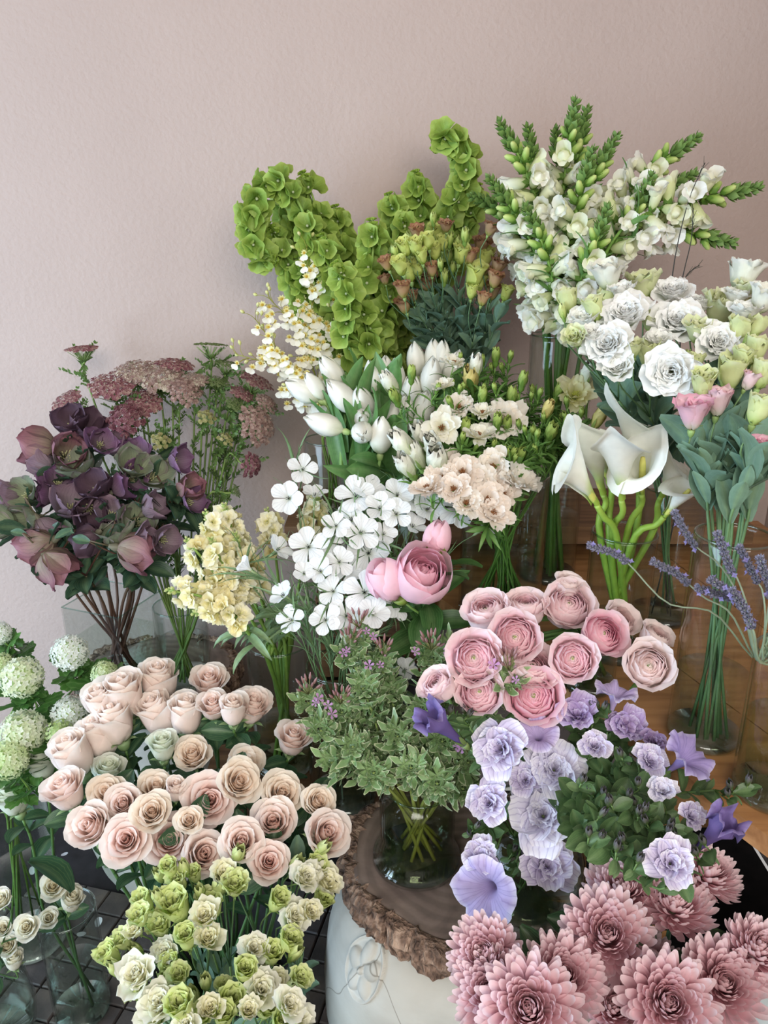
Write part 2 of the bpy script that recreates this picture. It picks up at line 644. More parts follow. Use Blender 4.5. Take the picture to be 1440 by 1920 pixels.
SLF = (.128, 1.045)          # front stool
SLB = (-.537, 1.60)          # stool by the back wall
stool((SLF[0] + .01, SLF[1], 0), .245, .465, 'white clay stool with a carved flower under the wide bark edged slice', (-PI / 2 - .90, .418, .041))
wood_slice((SLF[0], SLF[1], .465), .195, .055, 'wide wood slice carrying the scented geranium jar', 3)
stool((SLB[0], SLB[1], 0), .215, .50, 'white clay stool by the back wall under the hellebore vase', (-PI / 2 + 1.2, .3, .06))
wood_slice((SLB[0], SLB[1], .50), .182, .05, 'wood slice under the hellebore and wild carrot vases', 5)
Z_SF, Z_SB = .465 + .055 * .95 + .001, .50 + .05 * .95 + .001
stool((.70, .80, 0), .20, .50, 'white clay stool under the wooden table edge')

TABLE_Z, PLANK_Z, BENCH_Z = .85, .925, .49


def prism(poly, z0, z1):
    n = len(poly)
    v = np.array([(x, y, z) for z in (z0, z1) for x, y in poly], float)
    f = [tuple(range(n))[::-1], tuple(range(n, 2 * n))] + [(i, (i + 1) % n, (i + 1) % n + n, i + n) for i in range(n)]
    return v, f, np.ones((2 * n, 3)), np.zeros((2 * n, 2))


def table(name, poly, z, th, mat, legs, label, cat, boards=1):
    c = np.mean(np.array(poly), 0)
    t = thing(name, (c[0], c[1], 0), label, cat)
    P = [(x - c[0], y - c[1]) for x, y in poly]
    a, b, cc, d = [np.array(p) for p in P]
    for i in range(boards):          # boards side by side from edge a-b to edge d-c
        s0, s1 = i / boards, (i + 1) / boards - (.004 if i < boards - 1 else 0)
        q = [a + (d - a) * s0, b + (cc - b) * s0, b + (cc - b) * s1, a + (d - a) * s1]
        obj('board', Geo().add(prism(q, z - th, z)).mesh('board', mat, smooth=False), t)
    for x, y, sz, z0 in legs:
        obj('leg', Geo().add(boxp(sz, sz, z - th - z0, 'ffffff', z0=z0)).mesh('leg', mat, smooth=False), t, Matrix.Translation((x - c[0], y - c[1], 0)))
    return t


table('display_table', [(.54, .545), (-.09, 1.735), (.93, 1.80), (.93, .545)], TABLE_Z, .028, M_WOOD,
      [(.0, 1.68, .05, 0), (.87, 1.72, .05, 0), (.88, .6, .05, 0), (.50, 1.1, .05, 0)], 'oiled wooden table holding the lavender and white lisianthus vases', 'table', 3)
table('riser_shelf', [(-.215, 1.555), (-.215, 1.83), (.80, 1.83), (.80, 1.555)], PLANK_Z, .04, M_WOOD_DK,
      [(.03, 1.70, .05, TABLE_Z), (.75, 1.70, .05, TABLE_Z)], 'wooden riser shelf against the wall under the tall green stems', 'shelf', 1)
table('low_bench', [(-.36, 1.11), (-.36, 1.57), (.10, 1.57), (.10, 1.255)], BENCH_Z, .035, M_WOOD_DK,
      [(-.32, 1.17, .04, 0), (-.32, 1.52, .04, 0), (.06, 1.52, .04, 0)], 'low wooden bench under the stock and corncockle vases', 'bench', 2)

# crate that lifts the tulips
cr = thing('wooden_crate', (-.02, 1.452, BENCH_Z), 'wooden crate on the low bench under the tulip vase', 'crate')
for k in range(4):
    for s in (-1, 1):
        obj('slat', Geo().add(boxp(.22, .012, .075, 'ffffff', z0=k * .09 + .008)).mesh('slat', M_WOOD_DK, smooth=False), cr, Matrix.Translation((0, s * .094, 0)))
        obj('slat', Geo().add(boxp(.012, .176, .075, 'ffffff', z0=k * .09 + .008)).mesh('slat', M_WOOD_DK, smooth=False), cr, Matrix.Translation((s * .104, 0, 0)))
obj('lid', Geo().add(boxp(.226, .2, .012, 'ffffff', z0=.348)).mesh('lid', M_WOOD_DK, smooth=False), cr)
CRATE_Z = BENCH_Z + .361


# ------------------------------------------------------------------ vessels
class Vase:
    def __init__(s, x, y, z, r, h, tin=.8):
        s.x, s.y, s.z, s.r, s.h, s.tin = x, y, z, r, h, tin

    def rim(s, P):
        d = Vector((P.x - s.x, P.y - s.y))
        m = s.r * s.tin
        d = d * .55 + Vector((random.uniform(-.4, .4), random.uniform(-.4, .4))) * s.r
        if d.length > m:
            d = d / d.length * m
        return Vector((s.x + d.x, s.y + d.y, s.z + s.h))

    def foot(s, rim):
        d = Vector((rim.x - s.x, rim.y - s.y)) * -.7 + Vector((random.uniform(-.3, .3), random.uniform(-.3, .3))) * s.r
        m = s.r * .72
        if d.length > m:
            d = d / d.length * m
        return Vector((s.x + d.x, s.y + d.y, s.z + .016))


def glass_vase(x, y, z, r, h, label, water=.55, shape=None, n=48, rot=0.0, wmat=None, tin=.8, name='glass_vase'):
    t = thing(name, (x, y, z), label, 'vase', 'glass vases')
    tk = .0032
    if shape is None:
        shape = [(.97, 0), (1.0, .02), (1.0, .98), (.995, 1.0)]
    elif shape == 'square':
        shape, n = [(1.0, 0), (1.0, .5), (1.0, 1.0)], 4
    P = [(a * r, b * h) for a, b in shape]
    rr, zz = [p[0] for p in P], [p[1] for p in P]
    rz = lambda q: float(np.interp(q, zz, rr))
    base = .014
    inner = [(p[0] - tk, p[1]) for p in P if p[1] > base]
    inner = [(rz(base) - tk, base)] + inner
    M = Matrix.Rotation(rot, 4, 'Z')
    smooth = n > 8
    obj('glass_wall', Geo().add(lathe(P + inner[::-1], n, flat('ffffff'))).mesh('glass_wall', M_GLASS, smooth), t, M)
    obj('glass_base', Geo().add(lathe([(0, 0), (P[0][0] * .99, .0005), (rz(base) - .0004, base * .9), (0, base)], n, flat('ffffff'))).mesh('glass_base', M_GLASS_RIM, smooth), t, M)
    a = np.linspace(0, 2 * PI, n + 1)
    R = P[-1][0] - tk / 2
    ring = np.stack([R * np.cos(a), R * np.sin(a), np.full(n + 1, h)], 1)
    obj('rim', Geo().add(tube(ring, .0019, .0019, flat('ffffff'), 6)).mesh('rim', M_GLASS_RIM, smooth), t, M)
    if water:
        wl = h * water
        Q = [(rz(base) - tk - .0006, base + .0006)] + [(p[0] - tk - .0006, p[1]) for p in P if base + .004 < p[1] < wl - .002] + [(rz(wl) - tk - .0006, wl)]
        obj('water', Geo().add(lathe([(0, base + .0006)] + Q + [(0, wl)], n, flat('ffffff'))).mesh('water', wmat or M_WATER, smooth), t, M)
    return Vase(x, y, z, r * (.7 if n == 4 else 1), h, tin)


def bucket(x, y, z, r, h, mat, label):
    t = thing('flower_bucket', (x, y, z), label, 'bucket', 'florist buckets')
    P = [(0, 0), (r * .78, 0), (r * .8, .004), (r * .97, h * .96), (r, h * .97), (r, h), (r * .965, h), (r * .78, .012), (0, .012)]
    obj('bucket_body', Geo().add(lathe(P, 40, flat('ffffff'))).mesh('bucket_body', mat), t)
    obj('water', Geo().add(lathe([(0, h * .7), (r * .90, h * .7)], 40, flat('ffffff'))).mesh('water', M_WATER_G), t)
    return Vase(x, y, z, r * .9, h)


V_HELL = glass_vase(-.598, 1.535, Z_SB, .105, .215, 'square glass vase of hellebores on the wall side wood slice', .62, 'square', rot=.42)
V_CARROT = glass_vase(-.457, 1.555, Z_SB, .06, .19, 'round glass vase of wild carrot beside the square hellebore vase', .55)
V_STOCK = glass_vase(-.205, 1.325, BENCH_Z, .062, .285, 'glass cylinder of pale yellow stock stems', .35, wmat=M_WATER_G)
V_COCK = glass_vase(-.078, 1.225, BENCH_Z, .064, .29, 'glass cylinder packed with corncockle stems beside the bark slice', .5)
V_ONC = glass_vase(-.115, 1.63, PLANK_Z, .060, .175, 'glass cylinder of orchid stems standing against the back wall', .74)
V_TULIP = glass_vase(-.005, 1.452, CRATE_Z, .085, .225, 'wide glass vase packed with white tulips', .5, tin=.9)
V_BELLS = glass_vase(.00, 1.715, PLANK_Z, .085, .30, 'glass vase of bells of ireland behind the tulips', .5)
V_BROWN = glass_vase(.185, 1.70, PLANK_Z, .07, .27, 'glass vase of bronze tinged lisianthus behind the butterfly ranunculus', .5)
V_SNAP = glass_vase(.335, 1.47, TABLE_Z, .060, .49, 'tall glass cylinder of snapdragons', .28)
V_BUTT = glass_vase(.215, 1.30, TABLE_Z, .076, .27, 'glass cylinder of butterfly ranunculus behind the peonies', .42, tin=.9)
V_CALLA = glass_vase(.385, 1.15, TABLE_Z, .052, .215, 'glass cylinder of calla lilies', .3)
V_LISB = glass_vase(.51, 1.28, TABLE_Z, .055, .25, 'glass cylinder of green stems behind the calla vase', .3)
V_LISA = glass_vase(.447, .915, TABLE_Z, .049, .30, 'tall glass vase of white lisianthus near the lavender', .35)
V_RAN = glass_vase(.318, 1.045, TABLE_Z, .040, .10, 'small glass vase under the pink ranunculus', .5)
V_LAV = glass_vase(.485, .795, TABLE_Z, .047, .20, 'glass vase of lavender at the table edge', .55, wmat=M_WATER_G)
jar = [(.90, 0), (1.0, .03), (1.0, .10), (.86, .20), (.84, .40), (.84, .82), (.80, .90), (.66, .95), (.66, .97), (.74, 1.0)]
V_GER = glass_vase(.055, 1.035, Z_SF, .074, .150, 'glass jar of scented geranium on the bark edged slice', .55, jar, wmat=M_WATER_G, tin=.6, name='glass_jar')
bowl = [(.55, 0), (.80, .06), (.97, .25), (1.0, .42), (.93, .66), (.78, .84), (.70, .93), (.76, 1.0)]
V_PET = glass_vase(.225, .945, Z_SF, .088, .175, 'rounded glass jar of petunias on the bark edged slice', .5, bowl, wmat=M_WATER_G, tin=.6, name='glass_jar')
V_SPRAYR = glass_vase(-.785, 1.09, 0, .100, .20, 'rounded glass bowl of white spray roses on the tiles', .5, bowl, tin=.6, name='glass_bowl')
V_WROSE = glass_vase(-.625, 1.17, 0, .056, .265, 'slim glass vase standing alone on the slate tiles', .45)
V_VIB = glass_vase(-.80, 1.34, 0, .075, .50, 'tall glass vase of viburnum on the floor', .4)
V_LIME = glass_vase(-.205, .80, 0, .085, .36, 'tall glass vase under the lime spray lisianthus', .4)
V_ROSE = bucket(-.275, 1.00, 0, .12, .36, M_BUCKET, 'dark bucket under the blush roses')
V_MUM = bucket(.33, .60, 0, .13, .42, M_BUCKET, 'dark bucket under the pink chrysanthemums')
V_PEONY = bucket(.020, 1.30, BENCH_Z, .045, .24, M_GREYPOT, 'slim grey bucket holding the peonies')
# ------------------------------------------------------------------ flower heads
def lerp(a, f):
    if callable(a):
        return a(f)
    return a[0] + (a[1] - a[0]) * f if isinstance(a, tuple) else a


class Bloom:
    """core mesh (a part) and petals (its sub-parts); size = width it is modelled at"""
    def __init__(s, core, petals, size, base=0.0, fit=True):
        s.core, s.petals, s.size, s.base, s.mid = core, petals, size, base, 0.0
        if fit:                       # real width and middle of the modelled head
            P = []
            for me, m in petals or [(core, Matrix.Identity(4))]:
                v = np.empty(len(me.vertices) * 3, np.float32)
                me.vertices.foreach_get('co', v)
                R = np.array(m)
                P.append(v.reshape(-1, 3) @ R[:3, :3].T + R[:3, 3])
            P = np.concatenate(P)
            s.size = 1.94 * float(np.percentile(np.hypot(P[:, 0], P[:, 1]), 99.7))
            s.mid = .5 * float(P[:, 2].max())


def rosette(N, a0, am, at_, L, Wd, col, mat, name='petal', ruf=0, rf=2.0, r0=(.001, .004), prof='rose', nu=5, nv=6, k=.15, p=2.5, lift=0,
            gold=137.5, wk=1.0, wrap=None, roll=0, kinds=None, jit=.15, jag=0, notch=0, aq=None, seed=1, tip=.8):
    """petals spiralling out from the axis; returns [(mesh or patch, matrix)]"""
    R = np.random.RandomState(seed)
    out, cache = [], {}
    for i in range(N):
        f = i / max(1, N - 1)
        key = i if kinds is None else int(f * (kinds - .001))
        if key not in cache:
            fk = f if kinds is None else (key + .5) / kinds
            A0, AM, AT = lerp(a0, fk), lerp(am, fk), lerp(at_, fk)
            if kinds is None:
                AM += R.uniform(-1, 1) * jit * 30
                AT += R.uniform(-1, 1) * jit * 60
            AQ = AM if aq is None else lerp(aq, fk)
            ang = tab([(0, A0), (.35, AM), (tip, AQ), (1, AT)])
            pt = petal(lerp(L, fk) * R.uniform(1 - jit * .4, 1 + jit * .4), lerp(Wd, fk), prof, ang, (lambda t, u, fk=fk: col(fk, t, u)), nu, nv,
                       lerp(r0, fk), wrap if wrap is None else lerp(wrap, fk), wk, lerp(ruf, fk), rf, R.uniform(0, 6.28), k, p, notch, lerp(roll, fk), lerp(lift, fk), 0, jag)
            cache[key] = Geo().add(pt).mesh(name, mat) if mat is not None else pt
        tilt = Matrix.Rotation(R.uniform(-1, 1) * jit * .5, 4, 'X')
        out.append((cache[key], Matrix.Rotation(math.radians(gold) * i + R.uniform(-1, 1) * jit, 4, 'Z') @ tilt))
    return out


def joined(parts, g=None, mi=0, M=None):
    g = g or Geo()
    for pt, m in parts:
        g.add(pt, mi, m if M is None else M @ m)
    return g


def calyx(r=.006, h=.010, L=.02, Wd=.007, n=5, a=(40, 70, 100), c='6f8f55', c2='8fa970'):
    g = Geo()
    col = lambda v, th: mixc(c, c2, v)
    g.add(lathe([(.0012, -h), (r * .7, -h * .7), (r, -h * .2), (r * .9, .001), (0, .001)], 8, col))
    if n:
        for q in range(n):
            pt = petal(L, Wd, 'lance', tab([(0, a[0]), (.5, a[1]), (1, a[2])]), lambda t, u: mixc(c, c2, t), 3, 5, r * .6, wrap=.02)
            g.add(pt, 0, Matrix.Rotation(q * 2 * PI / n, 4, 'Z'))
    return g


def make_rose(op, c_in, c_out, c_edge, c_back, seed, N=24, ruf=.0022):
    def col(f, t, u):
        base = mixc(c_in, c_out, f)
        e = sm(.72, 1.0, t) * (.25 + .75 * f)
        g = (1 - sm(0, .38, t)) * (.25 + .75 * f)
        c = base * (1 - e[:, None]) + rgb(c_edge) * e[:, None]
        return c * (1 - g[:, None]) + rgb(c_back) * g[:, None]
    pet = rosette(N, (12, 76), (0, 12 + op * 24), (-4, 34 + op * 78), (.036, .047), (.020, .060), col, M_PETAL, ruf=(0, ruf), rf=2.2, r0=(.0006, .004),
                  nu=7, nv=8, k=.24, p=1.7, lift=(.008, 0), aq=(-12, -8 + op * 42), tip=.72, roll=(0, .006), jit=.11, seed=seed)
    core = calyx(.0075, .011, .022, .007, c='66854f', c2='9db487')
    return Bloom(core.mesh('calyx', M_STEM), pet, .070, .011)


ROSE = [make_rose(.12, 'f6e0d5', 'fbeee7', 'fcf6ef', 'f0f1de', 1), make_rose(.5, 'f5d9ce', 'fbede6', 'fcf6f0', 'eff1dc', 2),
        make_rose(.74, 'f4d2c8', 'fbebe4', 'fdf7f3', 'f0ecdc', 3), make_rose(.6, 'f3dcc9', 'faeee0', 'fbf5e9', 'edeed4', 4, N=28)]
ROSE_GREEN = make_rose(.45, 'dfe6cc', 'e8eee0', 'f0f3ea', 'd5e2bd', 6, N=26)
ROSE_SPRAY = [make_rose(.6, 'efe6c9', 'f1efdf', 'f5f3ea', 'dfe6c4', 8, N=20), make_rose(.2, 'eee8cf', 'f0efe2', 'f5f3ea', 'dbe5bf', 9, N=16)]


def make_lisi(N, op, ci, co, ce, cb, seed, ruf=.0045, size=.07, jag=.05, kinds=None):
    def col(f, t, u):
        b = mixc(ci, co, f)
        e = sm(.82, 1.0, t)[:, None]
        g = (1 - sm(.05, .5, t))[:, None]
        c = b * (1 - e) + rgb(ce) * e
        return c * (1 - g) + rgb(cb) * g
    pet = rosette(N, (15, 60), (2, 10 + op * 30), (18, 40 + op * 75), (.026, .042), (.030, .060), col, M_PETAL, ruf=(ruf * .8, ruf), rf=3.6, r0=(.0008, .004),
                  nu=11, nv=7, k=.17, p=2.4, lift=(.006, 0), aq=(6, 6 + op * 46), tip=.7, jit=.2, jag=jag, seed=seed)
    core = calyx(.0045, .009, .016, .003, c='7c9a58', c2='9bb573')
    return Bloom(core.mesh('calyx', M_STEM), pet, size, .009)


LIS_W = [make_lisi(24, .85, 'f6f7f3', 'f9faf8', 'fdfdfd', 'e8efd6', 21, .0036, jag=.03), make_lisi(20, .55, 'f4f6ef', 'f8f9f5', 'fdfdfb', 'e4ecd0', 22, .0036, jag=.03), make_lisi(13, .2, 'eef1dd', 'f3f4ea', 'f8f8f3', 'd9e4b8', 23)]
LIS_LIME = [make_lisi(11, .05, 'd7df9f', 'dfe6b0', 'e8ecc6', 'b9cf74', 24, .004, .05), make_lisi(10, .3, 'd9e0a6', 'e3e9bd', 'eef0d4', 'b7cd72', 25, .005, .055)]
LIS_CREAM = [make_lisi(14, .7, 'f4f2d2', 'f7f6e6', 'fcfbf2', 'dfe8ac', 26), make_lisi(13, .4, 'f2eec0', 'f5f3d8', 'faf8e8', 'd6e296', 27)]
LIS_PINK = [make_lisi(9, .25, 'eec2d0', 'f0ccd8', 'eaa5bd', 'efe6d6', 28, .0035), make_lisi(9, .1, 'f1d3da', 'f3dde0', 'eebccb', 'eee9d8', 29, .0035)]
LIS_BROWN = [make_lisi(12, .4, 'c9b98c', 'b79a7c', '8d4f4c', 'b3b866', 30, .0045, .05, .08), make_lisi(10, .15, 'cdbb84', 'c2a27e', '9c5f58', 'b2b961', 31, .004, .045, .08)]


def make_bud(L, Wd, c0, c1, c2, n=5, size=.02, seed=1, sep=True):
    """furled bud: overlapping petals twisted to a point, with a calyx, one mesh"""
    g = Geo()
    for q in range(n):
        pt = petal(L, Wd, 'oval', tab([(0, 55), (.3, 10), (.7, -10), (1, -16)]), lambda t, u: mixc(c0, c1, t * 1.1) * (1 - .12 * np.abs(u)[:, None] ** 2), 5, 6, .0012, ruf=.0008, ph=q)
        g.add(pt, 0, Matrix.Rotation(q * 2.4, 4, 'Z') @ Matrix.Rotation(.05, 4, 'Y'))
    if sep:
        for q in range(5):
            pt = petal(L * .6, .0028, 'lance', tab([(0, 40), (.4, 12), (1, 5)]), lambda t, u: mixc(c2, c0, t * .3), 3, 4, .0024, wrap=.01)
            g.add(pt, 0, Matrix.Rotation(q * 1.2566, 4, 'Z'))
    g.add(lathe([(.001, -.005), (.0032, -.002), (.003, .003)], 6, lambda v, th: mixc(c2, c2, v)))
    return Bloom(g.mesh('bud', M_BUD), [], size, .005)


BUD_LIME = [make_bud(.028, .020, 'a9c25c', 'dbe3a4', '7f9f4c'), make_bud(.020, .013, '9fbb55', 'c8d784', '7c9c4a', size=.014)]
BUD_GREEN = make_bud(.017, .019, '6f9440', 'b4c96c', '64883a', size=.015)
BUD_WHITE = make_bud(.025, .032, 'd3e0ae', 'f4f4ea', '86a855', 6, size=.024)
BUD_PET = make_bud(.024, .011, '66784a', '6b6470', '5d7440', size=.014)
BUD_YELLOW = make_bud(.025, .032, 'c8c06a', 'e6d68c', '88a050', 6, size=.024)


def make_tulip(seed, size=.036):
    col = lambda f, t, u: mixc('dfe6c8', 'f4f4ec', t * 2.2) * (1 - .05 * (np.abs(u) < .12)[:, None])
    pet = rosette(6, (58, 66), (4, 8), (-52, -46), (.054, .058), (.038, .044), col, M_PETAL_SHEEN, r0=.002, prof='oval', nu=7, nv=8, k=.08, gold=122, jit=.04, seed=seed, aq=(-22, -18), tip=.7)
    return Bloom(Geo().add(lathe([(.0035, -.008), (.0045, -.002), (.002, .002)], 8, lambda v, th: mixc('8fb064', 'c7d6a0', v))).mesh('receptacle', M_STEM), pet, size, .008)


TULIP = [make_tulip(1), make_tulip(2)]


def make_ranunculus(seed, ci, cm, co, ceye='a9b573', N=74, tight=True):
    def col(f, t, u):
        b = np.where(f < .5, 1, 0) * mixc(ci, cm, np.full_like(t, f * 2)) + np.where(f < .5, 0, 1) * mixc(cm, co, np.full_like(t, f * 2 - 1))
        e = sm(.78, 1.0, t)[:, None] * .55
        return b * (1 - e) + rgb('f9ecea') * e
    pet = rosette(N, (40, 66), lambda f: -6 + 12 * f, lambda f: -62 + 50 * f ** 2 + (75 if f > .9 else 0), lambda f: .013 + .026 * f ** .9,
                  lambda f: .009 + .034 * f ** .8, col, M_PETAL, ruf=(.0003, .0030), r0=lambda f: .0022 + .014 * f, lift=lambda f: .0125 * (1 - f) ** 1.2, nu=5, nv=6,
                  k=.12, p=2.4, aq=lambda f: -26 + 26 * f, tip=.62, jit=.09, seed=seed)
    g = calyx(.006, .008, .018, .006, c='7c9a58', c2='9bb573')
    g.add(lathe([(.0034, .012), (.0042, .019), (.0030, .0245), (0, .0255)], 8, lambda v, th: mixc('77904c', ceye, v)))
    return Bloom(g.mesh('flower_heart', M_STEM), pet, .068, .009)


RAN = [make_ranunculus(41, 'f9e4e6', 'f6c2d0', 'fbe4e8'), make_ranunculus(42, 'f8e8e6', 'f6d0d8', 'fbe9ea'), make_ranunculus(43, 'f7ebe0', 'f5dcda', 'f8ebe9', '6f8a4e'), make_ranunculus(44, 'f8d0de', 'f4aec6', 'f9d4de')]


def make_mum(seed, N=200):
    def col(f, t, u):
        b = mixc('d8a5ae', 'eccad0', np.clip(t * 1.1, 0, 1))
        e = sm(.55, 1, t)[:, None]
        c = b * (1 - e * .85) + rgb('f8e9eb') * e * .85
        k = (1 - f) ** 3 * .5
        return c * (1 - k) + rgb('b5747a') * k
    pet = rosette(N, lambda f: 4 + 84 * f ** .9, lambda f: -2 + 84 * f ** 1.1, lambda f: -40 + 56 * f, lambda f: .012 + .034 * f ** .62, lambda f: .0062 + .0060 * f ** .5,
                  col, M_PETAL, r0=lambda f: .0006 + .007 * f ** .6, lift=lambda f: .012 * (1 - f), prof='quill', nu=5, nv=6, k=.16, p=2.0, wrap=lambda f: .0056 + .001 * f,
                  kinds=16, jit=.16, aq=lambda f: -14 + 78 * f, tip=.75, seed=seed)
    g = calyx(.009, .012, .016, .005, 9, (60, 85, 95), '5f7d55', '7c966a')
    return Bloom(g.mesh('receptacle', M_STEM), pet, .098, .014)


MUM = [make_mum(51), make_mum(52)]


def make_hellebore(seed, ca, cb, ce, op):
    def col(f, t, u):
        c = mixc(ca, cb, sm(.15, .95, t))
        e = (sm(.75, 1, np.abs(u)) * .6 + sm(.88, 1, t) * .6)[:, None].clip(0, .8)
        return c * (1 - e) + rgb(ce) * e
    pet = rosette(6, (62, 78), (18 + op * 30, 24 + op * 40), (-12 + op * 40, 0 + op * 50), (.034, .038), (.036, .042), col, M_PETAL_HELL, r0=.003, prof='oval', nu=7, nv=8, k=.05,
                  gold=144, jit=.16, seed=seed, ruf=.0016, rf=1.3, wrap=.028)
    g = Geo()
    for q in range(14):
        a = q * 2.4
        e = Vector((math.cos(a), math.sin(a), 0)) * (.002 + .0003 * q)
        g.add(tube(curve([e * .3, e * .8 + Vector((0, 0, .005)), e * 1.3 + Vector((0, 0, .010))], 4), .0004, .0008, flat('b9b98a'), 4))
    g.add(lathe([(.002, -.008), (.0045, -.002), (.003, .003)], 7, flat('6d6a58')))
    return Bloom(g.mesh('stamens', M_STEM), pet, .062, .008)


HELL = {'purple': make_hellebore(61, '86707e', '7c567a', '9a7c98', .35), 'dark': make_hellebore(62, '6c5660', '5c4654', '7d6474', .0), 'pink': make_hellebore(63, '9a8a78', 'a4707c', '8f5c6a', -.2),
        'green': make_hellebore(64, '9aa482', '868f78', '967f88', .35), 'mauve': make_hellebore(65, '9a8a90', '8f7484', 'a88e9a', .15)}


def make_cockle(seed, flat_=1.0):
    col = lambda f, t, u: mixc('dfe6d6', 'f4f6f7', t * 2.5)
    pet = rosette(5, 12, 62 * flat_, 84 * flat_, .034, .0235, col, M_PETAL_COCK, r0=.001, prof='wedge', nu=7, nv=8, k=.22, p=2.2, notch=.025, gold=72, jit=.16, seed=seed, ruf=.0016, rf=1.5, aq=80 * flat_, tip=.6, wrap=.05)
    g = Geo().add(lathe([(.0010, -.018), (.0026, -.012), (.0024, -.002), (.0012, .006)], 7, lambda v, th: mixc('7d9868', 'b9c99a', v)))
    for q in range(5):
        a = q * 1.2566 + .5
        g.add(tube(curve([Vector((0, 0, .002)), Vector((math.cos(a) * .003, math.sin(a) * .003, .012))], 3), .0004, .0005, flat('54545e'), 4))
        g.add(petal(.022, .0016, 'lance', tab([(0, 30), (1, 80)]), flat('7d9868'), 3, 3, .002, wrap=.02), 0, Matrix.Rotation(a, 4, 'Z') @ Matrix.Translation((0, 0, -.006)))
    return Bloom(g.mesh('flower_tube', M_STEM), pet, .058, .018)


COCK = [make_cockle(71), make_cockle(72, .85), make_cockle(73, .5)]


def make_peony(seed, N, op, size):
    col = lambda f, t, u: mixc('f7c0d4', 'fad6e1', np.full_like(t, f)) * (1 - .35 * sm(.5, 1, t)[:, None]) + rgb('fae2e8') * .35 * sm(.5, 1, t)[:, None]
    pet = rosette(N, (20, 78), (-2, 14 + op * 14), (-36, -42 + op * 46), (.034, .062), (.030, .074), col, M_PETAL, ruf=(.004, .002), rf=1.8, r0=(.001, .006), nu=9, nv=10, k=.16, p=2.2, lift=(.008, 0),
                  aq=(-10, -10 + op * 14), tip=.66, jit=.14, seed=seed)
    g = calyx(.010, .012, .026, .016, 4, (60, 30, 5), '7d9440', '8a9a4c')
    return Bloom(g.mesh('calyx', M_STEM), pet, size, .013)


PEONY = [make_peony(81, 28, .55, .078), make_peony(82, 14, 0, .062), make_peony(83, 9, -.35, .052)]


def make_butterfly(seed, cc, ce, N=18, op=1.0, heart='8d5a32'):
    col = lambda f, t, u: mixc(cc, ce, t * 1.3)
    pet = rosette(N, (40, 55), (14 + 12 * op, 52 + 24 * op), (24 + 18 * op, 62 + 30 * op), (.020, .032), (.015, .024), col, M_PETAL, ruf=(.0016, .0046), rf=2.4, r0=(.002, .004), nu=7, nv=7, k=.14, jit=.26, seed=seed, wrap=.030, jag=.05)
    g = calyx(.004, .007, .010, .004, c='7c9a58', c2='9bb573')
    for q in range(16):
        a = q * 2.4
        e = Vector((math.cos(a), math.sin(a), 0)) * (.0012 + .00028 * q)
        g.add(tube(curve([e * .4, e + Vector((0, 0, .011))], 3), .0004, .0009, flat(heart), 4))
    return Bloom(g.mesh('flower_heart', M_STEM), pet, .058, .008)


BUTT = [make_butterfly(91, 'f0edd0', 'f8f6ec', 19), make_butterfly(92, 'f3e8d6', 'f7f1e8', 24, .75), make_butterfly(93, 'f0e2d0', 'f5ebe1', 26, 1.0), make_butterfly(94, 'dfe090', 'f0edc4', 16, .9, 'c9cf5e')]


def make_petunia(seed, ci, co, ce, N=18):
    def col(f, t, u):
        b = mixc(ci, co, t)
        e = sm(.8, 1, t)[:, None]
        return b * (1 - e) + rgb(ce) * e
    pet = rosette(N, (15, 48), (14, 46), (34, 92), (.024, .044), (.026, .048), col, M_PETAL_PET, ruf=(.004, .0046), rf=2.6, r0=(.001, .003), nu=7, nv=6, k=.10, jit=.26, seed=seed, aq=(20, 66), tip=.7, jag=.03)
    g = calyx(.0035, .016, .020, .005, 5, (30, 25, 45), '64793f', '80955a')
    return Bloom(g.mesh('calyx', M_STEM), pet, .078, .016)


PET = [make_petunia(101, 'cbbcdc', 'ded6ea', 'f2eff6', 17), make_petunia(102, 'dcd6ea', 'e9e6f3', 'f6f4fa', 19), make_petunia(103, 'a88cbe', 'c2aed6', 'dacfe8', 15), make_petunia(104, '8c7298', 'ad94ba', 'c9b6d2', 15)]


def make_trumpet(seed, ci, co, ce, size=.07, open_=1.0):
    """single petunia: one fused funnel"""
    n = 40
    pr = [(.0022, 0), (.003, .010), (.0045, .020), (.007, .030), (.012, .038), (.020 * open_, .044), (.028 * open_, .047), (.035 * open_, .046)]

    def wob(v, th):
        k = sm(.5, 1, v)
        return 1 + k * .10 * np.abs(np.cos(2.5 * th)) - .05 * k, k * (.0052 * np.sin(5 * th + seed) + .0036 * np.sin(11 * th + 2 * seed) + .0016 * np.sin(23 * th))
    g = Geo().add(lathe(pr, n, lambda v, th: mixc(ci, co, v * 1.2) * (1 - sm(.85, 1, v)[:, None]) + rgb(ce) * sm(.85, 1, v)[:, None], wob=wob))
    g.u[-1] = np.stack([g.u[-1][:, 0] * 4, g.u[-1][:, 1]], 1)
    me = g.mesh('corolla', M_PETAL_PET)
    core = calyx(.0032, .006, .016, .0045, 5, (14, 12, 30), '64793f', '80955a')
    return Bloom(core.mesh('calyx', M_STEM), [(me, Matrix.Identity(4))], size, .006)


TRUMP = [make_trumpet(1, 'b6a4cc', 'c6b6e0', 'e6def2'), make_trumpet(2, '9482bc', 'ac9cd0', 'c8bee2'), make_trumpet(3, '5b4a80', '7d6ca4', '9486b4', .045, .45)]


